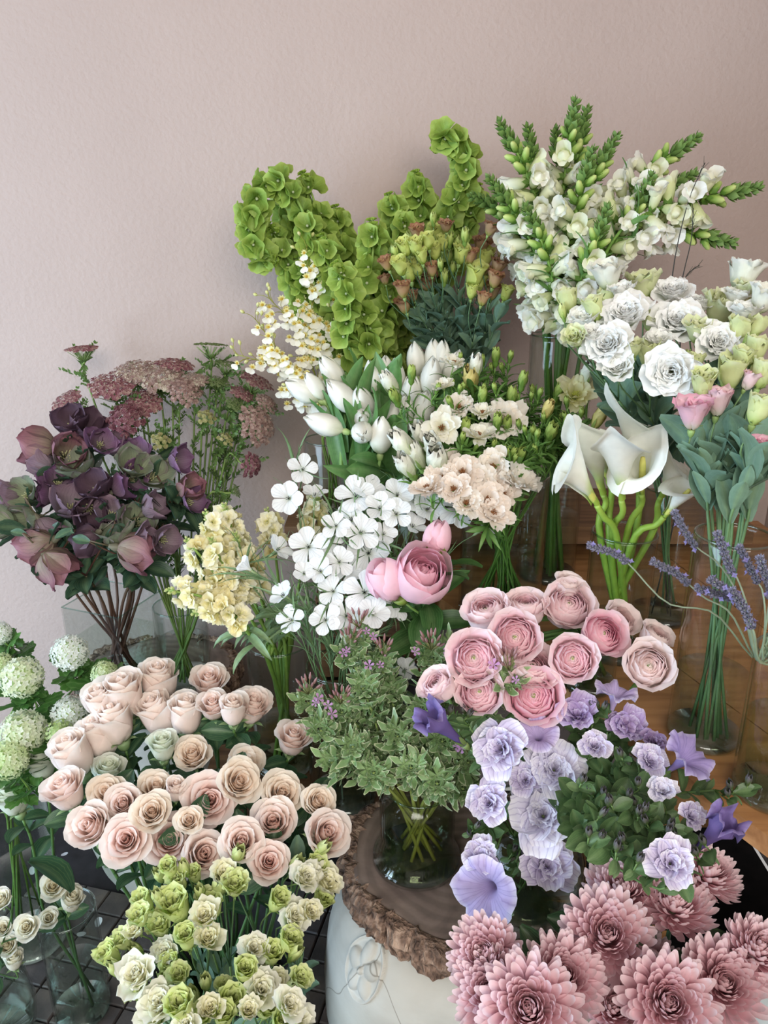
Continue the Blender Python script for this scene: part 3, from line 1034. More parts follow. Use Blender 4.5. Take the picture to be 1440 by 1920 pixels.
def make_calla(seed, Lf=1.0, flare=1.0):
    """one wrapped sheet with a pointed, curled lip"""
    nu, nv = 25, 14
    th = np.linspace(-1.12 * PI, 1.12 * PI, nu)
    V, C, U = [], [], []
    for j in range(nv):
        v = j / (nv - 1)
        back = .5 + .5 * np.cos(th * .92)              # 1 at the back lip, 0 where the edges overlap
        Lt = (.068 + .068 * back ** 1.8) * Lf
        z = v * Lt
        r = .0042 + .012 * sm(.1, .75, v) + flare * .021 * sm(.62, 1.0, v) * (.55 + .45 * np.abs(np.sin(th * .5 + .3)))
        r = r * (1 - .62 * sm(.72, 1.0, v) * back ** 6)
        curl = sm(.80, 1.0, v) * .026 * flare * (.35 + .65 * (1 - back))
        z = z - curl
        spir = .0018 * th / PI
        x, y = (r + spir) * np.sin(th), -(r + spir) * np.cos(th)
        y = y - sm(.8, 1, v) * back ** 4 * .014
        z = z + .0025 * np.sin(th * 3 + seed) * sm(.6, 1, v)
        V.append(np.stack([x, -y * -1, z], 1))
        tt = np.full(nu, v)
        C.append(mixc('9cb84a', 'f2f3ea', sm(.02, .42, tt)))
        U.append(np.stack([np.linspace(0, 1, nu), tt], 1))
    g = Geo().add((np.concatenate(V), grid_faces(nu, nv), np.concatenate(C), np.concatenate(U)))
    me = g.mesh('spathe', M_PETAL_SHEEN)
    sp = Geo().add(lathe([(.003, .004), (.0045, .012), (.0042, .055), (.003, .066), (0, .068)], 8, lambda v, th: mixc('c9cf6a', 'e3d878', v)))
    return Bloom(sp.mesh('spadix', M_STEM), [(me, Matrix.Identity(4))], .10, .002, False)


CALLA = [make_calla(1), make_calla(2, .9, 1.25), make_calla(3, 1.12, .9)]


# small heads made as one mesh each
def snap_floret(seed, c0, c1, s=1.0):
    g = Geo()
    g.add(lathe([(.0022, -.002), (.0048, .003), (.0062, .010), (.0066, .018), (.0050, .022)], 8, lambda v, th: mixc('c9d690', c0, v * 1.6)))
    R = np.random.RandomState(seed)
    for q, (a, am, tp, L, Wd) in enumerate([(.55, 4, 30, .018, .017), (-.55, 4, 30, .018, .017), (PI - .8, 36, 112, .014, .013), (PI, 44, 124, .015, .013), (PI + .8, 36, 112, .014, .013)]):
        pt = petal(L, Wd, 'rose', tab([(0, 20), (.4, am), (1, tp)]), lambda t, u: mixc(c0, c1, t * 1.4), 5, 5, .0035, wrap=.014, ruf=.0022, ph=R.uniform(0, 6), k=.2)
        g.add(pt, 0, Matrix.Translation((0, 0, .014)) @ Matrix.Rotation(a, 4, 'Z'))
    g.add(lathe([(0, .026), (.006, .022), (.0075, .018), (.005, .014)], 7, lambda v, th: mixc(c1, 'e8ebb8', v * .6)), 0, Matrix.Translation((0, -.003, 0)))
    for q in range(5):
        g.add(petal(.009, .006, 'oval', tab([(0, 40), (1, 15)]), flat('6f9244'), 3, 3, .002, wrap=.008), 0, Matrix.Rotation(q * 1.2566, 4, 'Z') @ Matrix.Translation((0, 0, -.003)))
    return g.mesh('floret', M_PETAL)


SNAP = [snap_floret(1, 'eff0d2', 'f6f6ec'), snap_floret(2, 'e6ecbc', 'f1f3dc'), snap_floret(3, 'f1f2e0', 'f9f9f5')]
g = Geo()
g.add(lathe([(.0018, 0), (.0040, .004), (.0042, .010), (.0028, .016), (0, .018)], 7, lambda v, th: mixc('88ab50', 'dfe6a2', sm(.3, .9, v))))
for q in range(5):
    g.add(petal(.010, .0062, 'oval', tab([(0, 45), (1, 5)]), lambda t, u: mixc('5f873a', '7ca24e', t), 3, 3, .002, wrap=.006), 0, Matrix.Rotation(q * 1.2566, 4, 'Z'))
SNAP_BUD = g.mesh('flower_bud', M_BUD)
g = Geo()
for q in range(3):
    g.add(petal(.014, .009, 'oval', tab([(0, 50), (.5, 15), (1, -15)]), lambda t, u: mixc('587a3c', '8ba85c', t * .8), 3, 4, .001, wrap=.006), 0, Matrix.Rotation(q * 2.09, 4, 'Z'))
SNAP_TIP = g.mesh('tip_bud', M_BUD)


def bell(seed, r, c0, c1):
    n = 20
    R = np.random.RandomState(seed)
    ph = R.uniform(0, 6.28)
    pr = [(.0016, 0), (.24 * r, .16 * r), (.48 * r, .46 * r), (.70 * r, .72 * r), (.90 * r, .90 * r), (1.04 * r, .98 * r)]
    wob = lambda v, th: (1 + .09 * v * np.cos(5 * th + ph) + .10 * v * np.cos(2 * th + ph), v * v * r * (.10 * np.cos(5 * th + ph + .6) + .16 * np.cos(2 * th + 2 * ph) + .06 * np.cos(3 * th)))
    g = Geo().add(lathe(pr, n, lambda v, th: mixc(c0, c1, v ** 1.3) * (1 - .07 * (np.cos(5 * th + ph) > .92)[:, None]), wob=wob))
    g.add(lathe([(.0012, .1 * r), (.0030, .25 * r), (.0022, .36 * r), (0, .40 * r)], 6, lambda v, th: mixc('c5d79a', 'e9ecd6', v)))
    return g.mesh('calyx_bell', M_BELL)


M_BELL = plant('green_bell', .5, .38, .3, vein='a9c56e', vscale=18, vamt=.3, var=.15)
BELL = [bell(1, .0215, '7d9f40', 'b0c864'), bell(2, .0195, '86a74a', 'b9cf6e'), bell(3, .0165, '729640', 'a3be5a')]
BELL_TIP = bell(4, .008, '83a83e', 'b2cc5a')


def stock_floret(seed, ci, co):
    pet = rosette(11, (25, 55), (30, 66), (50, 98), (.009, .017), (.010, .016), lambda f, t, u: mixc('d9d98a', ci, t * 3) * (1 - sm(.3, 1, t)[:, None]) + rgb(co) * sm(.3, 1, t)[:, None], None, ruf=.0034, rf=2.4, r0=.0008, nu=5, nv=5, k=.14, jit=.45, jag=.08, seed=seed)
    return joined(pet).mesh('floret', M_PETAL)


STOCK = [stock_floret(1, 'f6efbe', 'fcf8e0'), stock_floret(2, 'f4e9ae', 'faf4d0'), stock_floret(3, 'f8f3d0', 'fdfbea')]
STOCK_BUD = joined([(petal(.010, .009, 'oval', tab([(0, 55), (.4, 5), (1, -25)]), lambda t, u: mixc('86a85a', 'dfe0a0', t * 1.2), 3, 4, .001), Matrix.Rotation(q * 1.57, 4, 'Z')) for q in range(4)]).mesh('flower_bud', M_BUD)


def onc_floret(seed):
    R = np.random.RandomState(seed)
    g = Geo()
    for s in (-1, 1):
        g.add(petal(.017, .013, 'wedge', tab([(0, 40), (.4, 60), (1, 95)]), lambda t, u: mixc('f0e6a0', 'f8f7ee', t * 2.4), 5, 5, .0005, wrap=.02, ruf=.0012, k=.2), 0, Matrix.Rotation(PI + s * .42, 4, 'Z'))
    for q in range(5):
        a = -1.5 + q * .75
        g.add(petal(.009, .0042, 'oval', tab([(0, 50), (.5, 75), (1, 60)]), lambda t, u: mixc('e2cf6a', 'efe9b0', t * 1.4), 3, 4, .0005, wrap=.02), 0, Matrix.Rotation(a, 4, 'Z'))
    g.add(lathe([(.0020, 0), (.0026, .003), (0, .0052)], 6, lambda v, th: mixc('d9b440', 'e3c85a', v)))
    return g.mesh('floret', M_PETAL)


ONC = [onc_floret(1), onc_floret(2)]
ONC_BUD = Geo().add(lathe([(.0005, 0), (.0028, .003), (.0032, .006), (.0016, .009), (0, .0098)], 7, lambda v, th: mixc('c3c77a', 'efe8b4', v))).mesh('flower_bud', M_BUD)


def dots(P, Nrm, s, cols, petals=5, R=RG):
    """many tiny open florets as one patch"""
    V, F, C = [], [], []
    for p_, n_, c_ in zip(P, Nrm, cols):
        M = np.array(frame(Vector(p_), Vector(n_), R.uniform(0, 6)))
        k = len(V)
        V.append(M[:3, 3])
        C.append(c_ * .93)
        for q in range(petals * 2):
            a = q * PI / petals
            r = s * (1.0 if q % 2 == 0 else .60)
            V.append((M[:3, :3] @ np.array([r * math.cos(a), r * math.sin(a), s * (.25 if q % 2 == 0 else .05)])) + M[:3, 3])
            C.append(c_)
        F += [(k, k + 1 + q, k + 1 + (q + 1) % (petals * 2)) for q in range(petals * 2)]
    V = np.array(V)
    return V, F, np.array(C).clip(0, 1), np.zeros((len(V), 2))


def make_snowball(seed, ca, cb, n=150, s=.0062):
    R = np.random.RandomState(seed)
    P, Nn, C = [], [], []
    for i in range(n):
        z = 1 - 2 * (i + .5) / n * .93
        r = math.sqrt(1 - z * z)
        a = i * 2.39996
        d = np.array([r * math.cos(a), r * math.sin(a), z])
        rad = R.uniform(.027, .0315)
        P.append(d * rad * np.array([1, 1, .92]) + np.array([0, 0, .027]))
        Nn.append(d + R.uniform(-.35, .35, 3))
        C.append(mixc(ca, cb, np.array([R.uniform(0, 1)]))[0])
    g = Geo().add(dots(P, Nn, s, C, R=R))
    me = g.mesh('floret_cluster', M_PETAL, smooth=False)
    core = Geo()
    core.add(lathe([(.002, 0), (.015, .006), (.022, .020), (.022, .034), (.014, .046), (0, .050)], 10, flat('b7cc8c')))
    return Bloom(core.mesh('cluster_heart', M_BUD), [(me, Matrix.Identity(4))], .064, .0)


VIB = [make_snowball(1, 'dfe8c0', 'eff2e2'), make_snowball(2, 'cfdfa6', 'e6edcc'), make_snowball(3, 'e9efe6', 'f4f6f4'), make_snowball(4, 'b9d184', 'd6e3ae', 110, .005)]


def make_umbel(seed, ca, cb, rad, dome, n=34, green=False):
    R = np.random.RandomState(seed)
    P, Nn, C = [], [], []
    stems = Geo()
    for i in range(n):
        r = rad * math.sqrt((i + .5) / n)
        a = i * 2.39996
        top = np.array([r * math.cos(a), r * math.sin(a), rad * .75 + dome * rad * (1 - (r / rad) ** 2)])
        stems.add(tube(curve([(0, 0, 0), top * np.array([.55, .55, .5]), top * np.array([1, 1, .93])], 5), .0007, .0005, lambda t, u: mixc('7e9a55', '94a86a', t), 4))
        nd = np.array([math.cos(a) * r / rad * (.4 + dome), math.sin(a) * r / rad * (.4 + dome), 1.0])
        m = 13
        for k in range(m):
            rr = rad * .17 * math.sqrt((k + .5) / m)
            aa = k * 2.4
            q = top + np.array([rr * math.cos(aa), rr * math.sin(aa), .004 - rr * rr * 30 + R.uniform(-.001, .001)])
            P.append(q)
            Nn.append(nd + R.uniform(-.4, .4, 3))
            C.append(mixc(ca, cb, np.array([R.uniform(0, 1) ** 1.5]))[0])
    for q in range(9):
        stems.add(petal(rad * .7, .004, 'lance', tab([(0, 70), (1, 40)]), flat('6f8f4a'), 3, 4, .002, wrap=.02), 0, Matrix.Rotation(q * .698, 4, 'Z'))
    me = Geo().add(dots(P, Nn, .0040 if not green else .0030, C, R=R)).mesh('floret_cluster', M_PETAL, smooth=False)
    return Bloom(stems.mesh('rays', M_STEM), [(me, Matrix.Identity(4))], rad * 2.2, .0, False)


UMB = {'wine': make_umbel(1, '8d5560', 'cdb4a6', .045, .12), 'cream': make_umbel(2, 'a48680', 'e4dcc6', .045, .15), 'mauve': make_umbel(3, '9a7a74', 'd0b8ac', .042, .55), 'ball': make_umbel(4, '85505c', 'b08c8c', .030, .8, 26),
       'green': make_umbel(5, '6f8450', '98a274', .034, .1, 24, True), 'bud': make_umbel(6, 'a4a66a', 'cbbf94', .015, .6, 12, True)}


def make_geranium_cluster(seed):
    g = Geo()
    R = np.random.RandomState(seed)
    for q in range(11):
        a, e = q * 2.4, R.uniform(.2, 1.1)
        d = Vector((math.cos(a) * e, math.sin(a) * e, 1)).normalized()
        tip = d * R.uniform(.018, .026)
        g.add(tube([(0, 0, 0), tip * .55, tip], .0007, .0008, flat('8a8a58'), 4))
        g.add(lathe([(.0008, 0), (.0022, .003), (.0020, .008), (.0006, .013)], 6, lambda v, th: mixc('8f6a58', 'b08890', v)), 0, frame(tip, d, 0))
    return Bloom(g.mesh('bud_cluster', M_BUD), [], .05, .0, False)


GER_FL = [make_geranium_cluster(1), make_geranium_cluster(2)]
GER_STAR = joined([(petal(.009, .005, 'wedge', tab([(0, 40), (1, 90)]), flat('c99ac8'), 3, 4, .0005, wrap=.02), Matrix.Rotation(q * 1.2566, 4, 'Z')) for q in range(5)]).mesh('small_blossom', M_PETAL)


# ------------------------------------------------------------------ leaves
def leafm(name, L, Wd, prof, ang, c0, c1, mat=None, nu=5, nv=7, fold=.12, ruf=0.0, wrap=.06, crib='a9bf86'):
    def col(t, u):
        b = mixc(c0, c1, np.abs(u) * .6 + t * .3)
        m = ((np.abs(u) < .05) * .35)[:, None]
        return b * (1 - m) + rgb(crib) * m
    return Geo().add(petal(L, Wd, prof, tab(ang), col, nu, nv, .001, wrap, ruf=ruf, fold=fold, k=0.0, ph=1.0)).mesh(name, mat or M_LEAF)


LF_ROSE = leafm('leaf', .062, .040, 'oval', [(0, 55), (.5, 75), (1, 100)], '2f4f3a', '3f6546', nu=7, nv=8)
LF_TULIP = [leafm('leaf', .155, .046, 'blade', [(0, 6), (.6, 12), (1, 40)], '4f7d46', '6d9a58', wrap=.035, nv=10, fold=.05),
            leafm('leaf', .14, .05, 'blade', [(0, 8), (.5, 18), (1, 30)], '4a7842', '659450', wrap=.032, nv=10, fold=.05), leafm('leaf', .12, .042, 'blade', [(0, 10), (.5, 6), (1, -8)], '55834a', '72a05c', wrap=.03, nv=9, fold=.05)]
LF_LIS = [leafm('leaf', .075, .040, 'oval', [(0, 22), (.5, 30), (1, 62)], '5f7f6c', '7b9a84', M_LEAF_MATT, nu=5), leafm('leaf', .055, .024, 'oval', [(0, 20), (.6, 26), (1, 50)], '688871', '83a28a', M_LEAF_MATT)]
LF_LISG = leafm('leaf', .045, .022, 'lance', [(0, 30), (1, 60)], '4c6e46', '628659')
LF_HELL = [leafm('leaf', .055, .032, 'oval', [(0, 45), (.5, 65), (1, 95)], '30493c', '41604c', ruf=.002), leafm('leaf', .04, .022, 'oval', [(0, 35), (1, 70)], '3b5a48', '55745c')]
LF_GRASS = leafm('leaf', .085, .0042, 'lance', [(0, 12), (.5, 25), (1, 60)], '5f7d58', '7a966e', nu=3, nv=6, wrap=.01)
LF_PET = [leafm('leaf', .038, .026, 'oval', [(0, 45), (.6, 70), (1, 95)], '42603a', '5e7a4c', nu=5), leafm('leaf', .028, .018, 'oval', [(0, 30), (1, 60)], '55704a', '769060')]
LF_STOCK = leafm('leaf', .075, .015, 'lance', [(0, 45), (.5, 95), (1, 150)], '74906a', '8ba57e', wrap=.03)
LF_SNAP = leafm('leaf', .035, .007, 'lance', [(0, 40), (1, 75)], '4f7d3c', '69954e', nu=3)
LF_FINE = [leafm('leaf', .046, .0075, 'lance', [(0, 40), (.5, 65), (1, 105)], '4c7a2e', '699644', nu=3, nv=6, wrap=.01), leafm('leaf', .038, .011, 'lance', [(0, 45), (1, 85)], '41702c', '5d8c40', nu=3, nv=5)]
LF_PEONY = leafm('leaf', .085, .034, 'lance', [(0, 50), (.5, 75), (1, 105)], '33582c', '4a733c')
LF_CARROT = None
LF_MUM = leafm('leaf', .06, .03, 'oval', [(0, 60), (1, 100)], '30482f', '425d3d', ruf=.003)


def lobed(name, rfun, size, c_in, c_edge, mat, n=60, wave=.06, cup=.2, es=.82):
    """leaf with lobes: fan from the stalk end; +Y is outward"""
    th = np.linspace(-PI * .86, PI * .86, n)
    r = rfun(th) * size
    cen = np.array([0, size * .38, 0])
    V, C = [cen], [rgb(c_in) * 1.05]
    for s in (.5, es, 1.0):
        x, y = r * s * np.sin(th), r * s * np.cos(th)
        z = wave * size * np.sin(th * 7) * s * s + cup * (r * s) ** 2 / size * .5
        for q in range(n):
            V.append(cen + np.array([x[q], y[q], z[q]]))
            C.append(rgb(c_in) if s < .99 else rgb(c_edge))
    F = [(0, 1 + q, 2 + q) for q in range(n - 1)]
    for j in range(2):
        F += [(1 + j * n + q, 1 + (j + 1) * n + q, 2 + (j + 1) * n + q, 2 + j * n + q) for q in range(n - 1)]
    V, C = np.array(V), np.array(C)
    V = V @ np.array(Matrix.Rotation(.35, 3, 'X')).T
    g = Geo().add((V, F, C, np.stack([V[:, 0] / size * .5 + .5, V[:, 1] / size], 1)))
    k = cen * .0
    g.add(tube(curve([(0, -size * .35, -size * .5), (0, -.1 * size, -size * .12), tuple(V[0])], 5), .0011, .0008, flat(c_in), 4))
    return g.mesh(name, mat)


LF_GER = [lobed('leaf', lambda th, k=k: .48 + .30 * np.cos(th * 5.0) + .12 * np.cos(th * 15 + k * .4) + .05 * np.cos(th * 29 + k), .034, c1, 'd9dcb8', M_LEAF, 84, .14, .6, .88) for k, c1 in ((0, '7d9a66'), (1.3, '8ba872'), (2.2, '718f5b'))]
LF_VIB = [lobed('leaf', lambda th: .52 + .20 * np.cos(th * 3) + .045 * np.cos(th * 17), .062, '3f6a2f', '4d7a3a', M_LEAF, 60, .03, .3, .8), lobed('leaf', lambda th: .50 + .22 * np.cos(th * 3) + .05 * np.cos(th * 19), .05, '4c7a36', '5b8a44', M_LEAF, 60, .04, -.2, .8)]
g = Geo()
for q in range(9):
    s = (1 - q / 10) * random.uniform(.6, 1.1)
    for sd in (-1, 1):
        g.add(petal(.013 * s + .004, .0045, 'lance', tab([(0, 40), (1, 60)]), lambda t, u: mixc('56763c', '718f52', t), 3, 3, .0004, wrap=.01), 0, Matrix.Translation((0, q * .0035, q * .0022)) @ Matrix.Rotation(sd * random.uniform(.5, 1.4), 4, 'Z') @ Matrix.Rotation(random.uniform(-.6, .6), 4, 'X'))
LF_FROND = g.mesh('leaf', M_LEAF)
# ------------------------------------------------------------------ putting flowers together
REG = {}
CAMP = Vector((0, 0, CAM_Z))


def project(P):
    d = depth(P)
    up = P.y * math.sin(PITCH) + (P.z - CAM_Z) * math.cos(PITCH)
    return 720 + FPX * P.x / d, 960 - FPX * up / d


def facing(P, k=.4, rx=0.0, up=0.0, jit=.08):
    """k = 0 upright, 1 turned to the lens; rx leans right, up < 0 nods"""
    a = Vector((0, 0, 1)) * (1 - k) + (CAMP - P).normalized() * k + Vector((rx, 0, up))
    a += Vector((random.uniform(-1, 1), random.uniform(-1, 1), random.uniform(-1, 1))) * jit
    return a.normalized()


def put_bloom(root, B, P, axis, size, tint=None, name='bloom', th=None):
    s = size / B.size
    core = obj(name, B.core, root, frame(P - axis * B.mid * s, axis, random.uniform(0, 6.28) if th is None else th, s))
    for me, m in B.petals:
        o = obj(me.name.split('.')[0], me, core, m, tint)
        if me.name.startswith('floret_cluster'):
            o['kind'] = 'stuff'
    return core


def reg(kind, root, P, look, cat, group, bunch):
    x, y = project(P)
    REG.setdefault(kind, []).append((root, x, y, look, cat, group, bunch))


def leaves_on(root, path, meshes, n, lo=.4, hi=.95, size=1.0, tint=None, name='leaf'):
    m = len(path)
    for i in range(n):
        t = lo + (hi - lo) * (i + random.uniform(.1, .9)) / n
        k = min(int(t * (m - 1)), m - 2)
        p = Vector(path[k] + (path[k + 1] - path[k]) * (t * (m - 1) - k))
        T = Vector(path[k + 1] - path[k])
        s = size * random.uniform(.75, 1.15)
        obj(name, meshes[i % len(meshes)], root, frame(p, T, i * 2.4 + random.uniform(-.5, .5), s), tint)


GREEN = lambda t, u: mixc('5d8038', '769a4c', t)


def spray(name, V, heads, look, cat, group, bunch, r=.0022, col=GREEN, drop=.08, leaf=None, nleaf=4, lr=(.5, .95), lsize=1.0, ltint=None, bump=0.0, via=None, bl=0, th=None):
    """one cut stem, with one head or with a few on branches"""
    C = sum((h[0] for h in heads), Vector()) / len(heads)
    rim = V.rim(C)
    foot = V.foot(rim)
    root = thing(name, foot)
    loc = lambda p: Vector(p) - foot
    g = Geo()
    B0 = [h[0] - h[1] * (h[2].base + h[2].mid) * h[3] / h[2].size for h in heads]
    if len(heads) == 1:
        d = (B0[0] - rim).length
        pts = [foot, rim] + (via or []) + [B0[0] - heads[0][1] * min(.06, d * .3), B0[0]]
    else:
        d = (C - rim).length
        w = (C - rim).normalized()
        node = C - w * min(drop, d * .55)
        pts = [foot, rim, rim + (node - rim) * .6 + Vector((0, 0, d * .05)), node]
    path = curve([loc(p) for p in pts], 14)
    g.add(tube(path, r, r * .75, col, 6, bump))
    for (P, ax, B, sz, tint), b in zip(heads, B0):
        if len(heads) > 1:
            bp = curve([loc(node), loc(b - ax * min(.035, (b - node).length * .4)), loc(b)], 7)
            g.add(tube(bp, r * .62, r * .5, col, 5))
            if bl and leaf:
                leaves_on(root, bp, leaf, bl, .1, .8, lsize * .7, ltint)
        put_bloom(root, B, loc(P), ax, sz, tint, 'bud' if B.core.name.startswith('bud') and not B.petals else 'bloom', th)
    obj('stem', g.mesh('stem', M_STEM), root)
    if leaf:
        leaves_on(root, path, leaf, nleaf, lr[0], lr[1], lsize, ltint)
    reg(name, root, C, look, cat, group, bunch)
    return root


def clusters(items, k):
    """gather heads that stand close together onto one stem"""
    left = sorted(items, key=lambda q: (q[0] + .3 * q[1]))
    out = []
    while left:
        a = left.pop(0)
        left.sort(key=lambda q: (q[0] - a[0]) ** 2 + (q[1] - a[1]) ** 2)
        n = k if isinstance(k, int) else random.choice(k)
        grp = [a] + [q for q in left[:n - 1] if (q[0] - a[0]) ** 2 + (q[1] - a[1]) ** 2 < 120 ** 2]
        for q in grp[1:]:
            left.remove(q)
        out.append(grp)
        left.sort(key=lambda q: (q[0] + .3 * q[1]))
    return out


def ylerp(y, y0, Y0, y1, Y1, j=.02):
    t = min(1, max(0, (y - y0) / (y1 - y0)))
    return Y0 + (Y1 - Y0) * t + random.uniform(-j, j)


# ---- blush roses: x, y, width in the photograph, k, lean, variant
for x, y, d, k, rx, v in [
    (231, 1307, 84, .05, -.1, 0), (296, 1278, 72, .05, .1, 0), (392, 1282, 72, .25, .1, 1), (188, 1316, 60, .1, -.2, 0), (217, 1354, 74, .1, -.25, 0), (296, 1340, 76, .15, -.25, 0),
    (348, 1341, 70, .1, 0, 0), (399, 1326, 62, .25, .05, 1), (473, 1328, 74, .25, .15, 1), (437, 1332, 54, .1, 0, 0), (184, 1382, 74, .05, -.35, 0), (137, 1417, 80, .1, -.35, 0),
    (124, 1486, 84, .3, -.35, 1), (362, 1418, 72, .4, .0, 3), (202, 1489, 70, .6, -.1, 3), (233, 1510, 70, .7, 0, 1), (294, 1482, 72, .45, 0, 3),
    (285, 1524, 76, .75, 0, 3), (173, 1550, 84, .75, -.35, 1), (238, 1576, 92, .8, -.1, 2), (318, 1578, 100, .75, .05, 2), (393, 1501, 104, .85, 0, 2), (447, 1468, 84, .7, .2, 3), (458, 1437, 72, .5, .1, 3),
    (354, 1540, 54, .6, .1, 3), (380, 1602, 84, .7, .2, 1), (527, 1490, 84, .75, .1, 3), (594, 1505, 66, .6, .3, 3), (513, 1544, 86, .75, 0, 1), (609, 1564, 88, .7, .35, 1), (452, 1582, 84, .75, .1, 1), (504, 1617, 78, .85, .1, 2),
    (548, 1388, 72, .2, .2, 1), (330, 1480, 40, .3, 0, 0)]:
    P = at(x, y, ylerp(y, 1278, 1.18, 1617, .85, .03))
    h = (P, facing(P, k, rx), ROSE[v], metres(d * (1.08 if v == 0 else 1.06), P), None)
    look = ['tight blush rose', 'half open blush rose', 'full blush pink rose', 'peach toned open rose'][v]
    spray('garden_rose', V_ROSE, [h], look, 'rose', 'blush roses', 'rose bunch', .0032, lambda t, u: mixc('35552f', '5f8446', t), leaf=[LF_ROSE], nleaf=7, lr=(.5, .92), lsize=.8)
for x, y, d, k, rx in [(27, 1495, 80, .1, -.2), (78, 1432, 72, .05, -.1), (305, 1402, 64, 0, 0), (204, 1450, 66, .1, .1)]:
    P = at(x, y, 1.16 if x < 100 else 1.05)
    spray('garden_rose', V_WROSE if x < 100 else V_ROSE, [(P, facing(P, k, rx), ROSE_GREEN, metres(d, P), None)], 'greenish white rose', 'rose', 'greenish white roses', 'rose bunch', .0034,
          lambda t, u: mixc('35552f', '5f8446', t), leaf=[LF_ROSE], nleaf=5, lr=(.55, .95), lsize=.9)
# ---- white spray roses
it = [(99, 1664, 56, .7, 0, 0), (134, 1688, 48, .2, .3, 1), (91, 1722, 42, .7, 0, 0), (51, 1739, 52, .7, -.1, 0), (3, 1688, 46, .5, -.2, 0), (6, 1742, 40, .6, 0, 0), (14, 1775, 48, .6, -.1, 0), (26, 1801, 38, .1, .1, 1)]
for q, cl in enumerate([it[0:3], it[3:5], it[5:8]]):
    hs = []
    for x, y, d, k, rx, v in cl:
        P = at(x, y, .99 + .02 * q if q else 1.07)
        hs.append((P, facing(P, k, rx), ROSE_SPRAY[v], metres(d, P), None))
    spray('spray_rose', V_WROSE if q == 0 else V_SPRAYR, hs, 'small white spray rose', 'rose', 'white spray roses', 'floor vases', .0024, lambda t, u: mixc('35552f', '5f8446', t), .09, [LF_ROSE], 4, (.5, .98), .75)
big = [o for o in bpy.data.objects if o.name.startswith('spray_rose') and o.parent is None][0]
Pl = at(132, 1676, 1.03) - big.location
obj('leaf', LF_ROSE, big, frame(Pl, Vector((.2, .35, .9)), -PI / 2 + .2, 1.6))

# ---- viburnum
for x, y, d, v in [(40, 1268, 84, 0), (130, 1222, 72, 2), (196, 1262, 52, 1), (132, 1338, 74, 2), (42, 1372, 92, 0), (16, 1424, 80, 1), (-4, 1186, 50, 2), (112, 1374, 56, 3), (2, 1246, 50, 1)]:
    P = at(x, y, ylerp(y, 1180, 1.30, 1424, 1.14))
    ax = facing(P, .3, (x - 120) / 500)
    spray('viburnum', V_VIB, [(P, ax, VIB[v], metres(d, P), None)], ['creamy green snowball', 'pale green snowball', 'white snowball', 'small green snowball'][v] + ' viburnum', 'viburnum', 'viburnum stems', 'viburnum bunch', .0024, GREEN,
          leaf=LF_VIB, nleaf=7, lr=(.66, .97), lsize=.95)

# ---- hellebores
it = [(70, 838, 62, 'pink', -.8, .0), (134, 787, 56, 'dark', -.3, .1), (163, 797, 58, 'dark', .4, .0), (128, 849, 56, 'pink', .1, .2), (146, 873, 66, 'green', -.2, .3), (78, 869, 56, 'mauve', -.4, 0), (109, 900, 60, 'purple', 0, 0),
      (80, 927, 56, 'purple', -.5, -.2), (136, 943, 74, 'mauve', .1, -.1), (44, 927, 62, 'green', -.5, .2), (14, 931, 62, 'mauve', -.7, 0), (48, 978, 66, 'green', -.4, -.1), (8, 982, 60, 'green', -.6, -.1), (84, 993, 62, 'mauve', -.3, -.3),
      (70, 1025, 64, 'pink', -.5, -.8), (107, 1062, 66, 'pink', 0, -1.1), (190, 830, 58, 'purple', 0, .2), (218, 832, 52, 'mauve', .1, .3), (254, 848, 60, 'purple', .3, .2), (249, 872, 62, 'green', .1, .1), (286, 888, 66, 'green', .5, .1),
      (230, 914, 64, 'purple', .1, -.1), (252, 896, 56, 'purple', .3, 0), (336, 861, 62, 'purple', .8, .1), (356, 914, 44, 'pink', .6, .2), (362, 939, 56, 'purple', .7, -.3), (288, 951, 60, 'mauve', .5, -.1), (257, 978, 64, 'green', .2, -.1),
      (218, 1001, 66, 'green', 0, -.2), (257, 1034, 66, 'pink', .2, -.9), (274, 1010, 52, 'mauve', .4, -.4), (311, 1013, 54, 'mauve', .7, -.5), (179, 908, 56, 'dark', 0, 0), (170, 960, 56, 'dark', 0, -.3), (205, 960, 54, 'mauve', .1, 0), (165, 1010, 52, 'dark', 0, -.5)]
for cl in clusters(it, (2, 3)):
    hs = []
    for x, y, d, v, rx, up in cl:
        P = at(x, y, ylerp(y, 790, 1.60, 1062, 1.38))
        hs.append((P, facing(P, .36, rx * 1.2, up - .30, .42), HELL[v], metres(d * 1.3, P), None))
    spray('hellebore', V_HELL, hs, {'purple': 'purple', 'dark': 'dark plum', 'pink': 'dusky pink', 'green': 'green tinged', 'mauve': 'mauve'}[cl[0][3]] + ' hellebore', 'hellebore', 'hellebores', 'hellebore bunch', .0034,
          lambda t, u: mixc('5d3b34', '66624a', t), .07, LF_HELL, 14, (.55, 1.0), 1.35, bl=3)

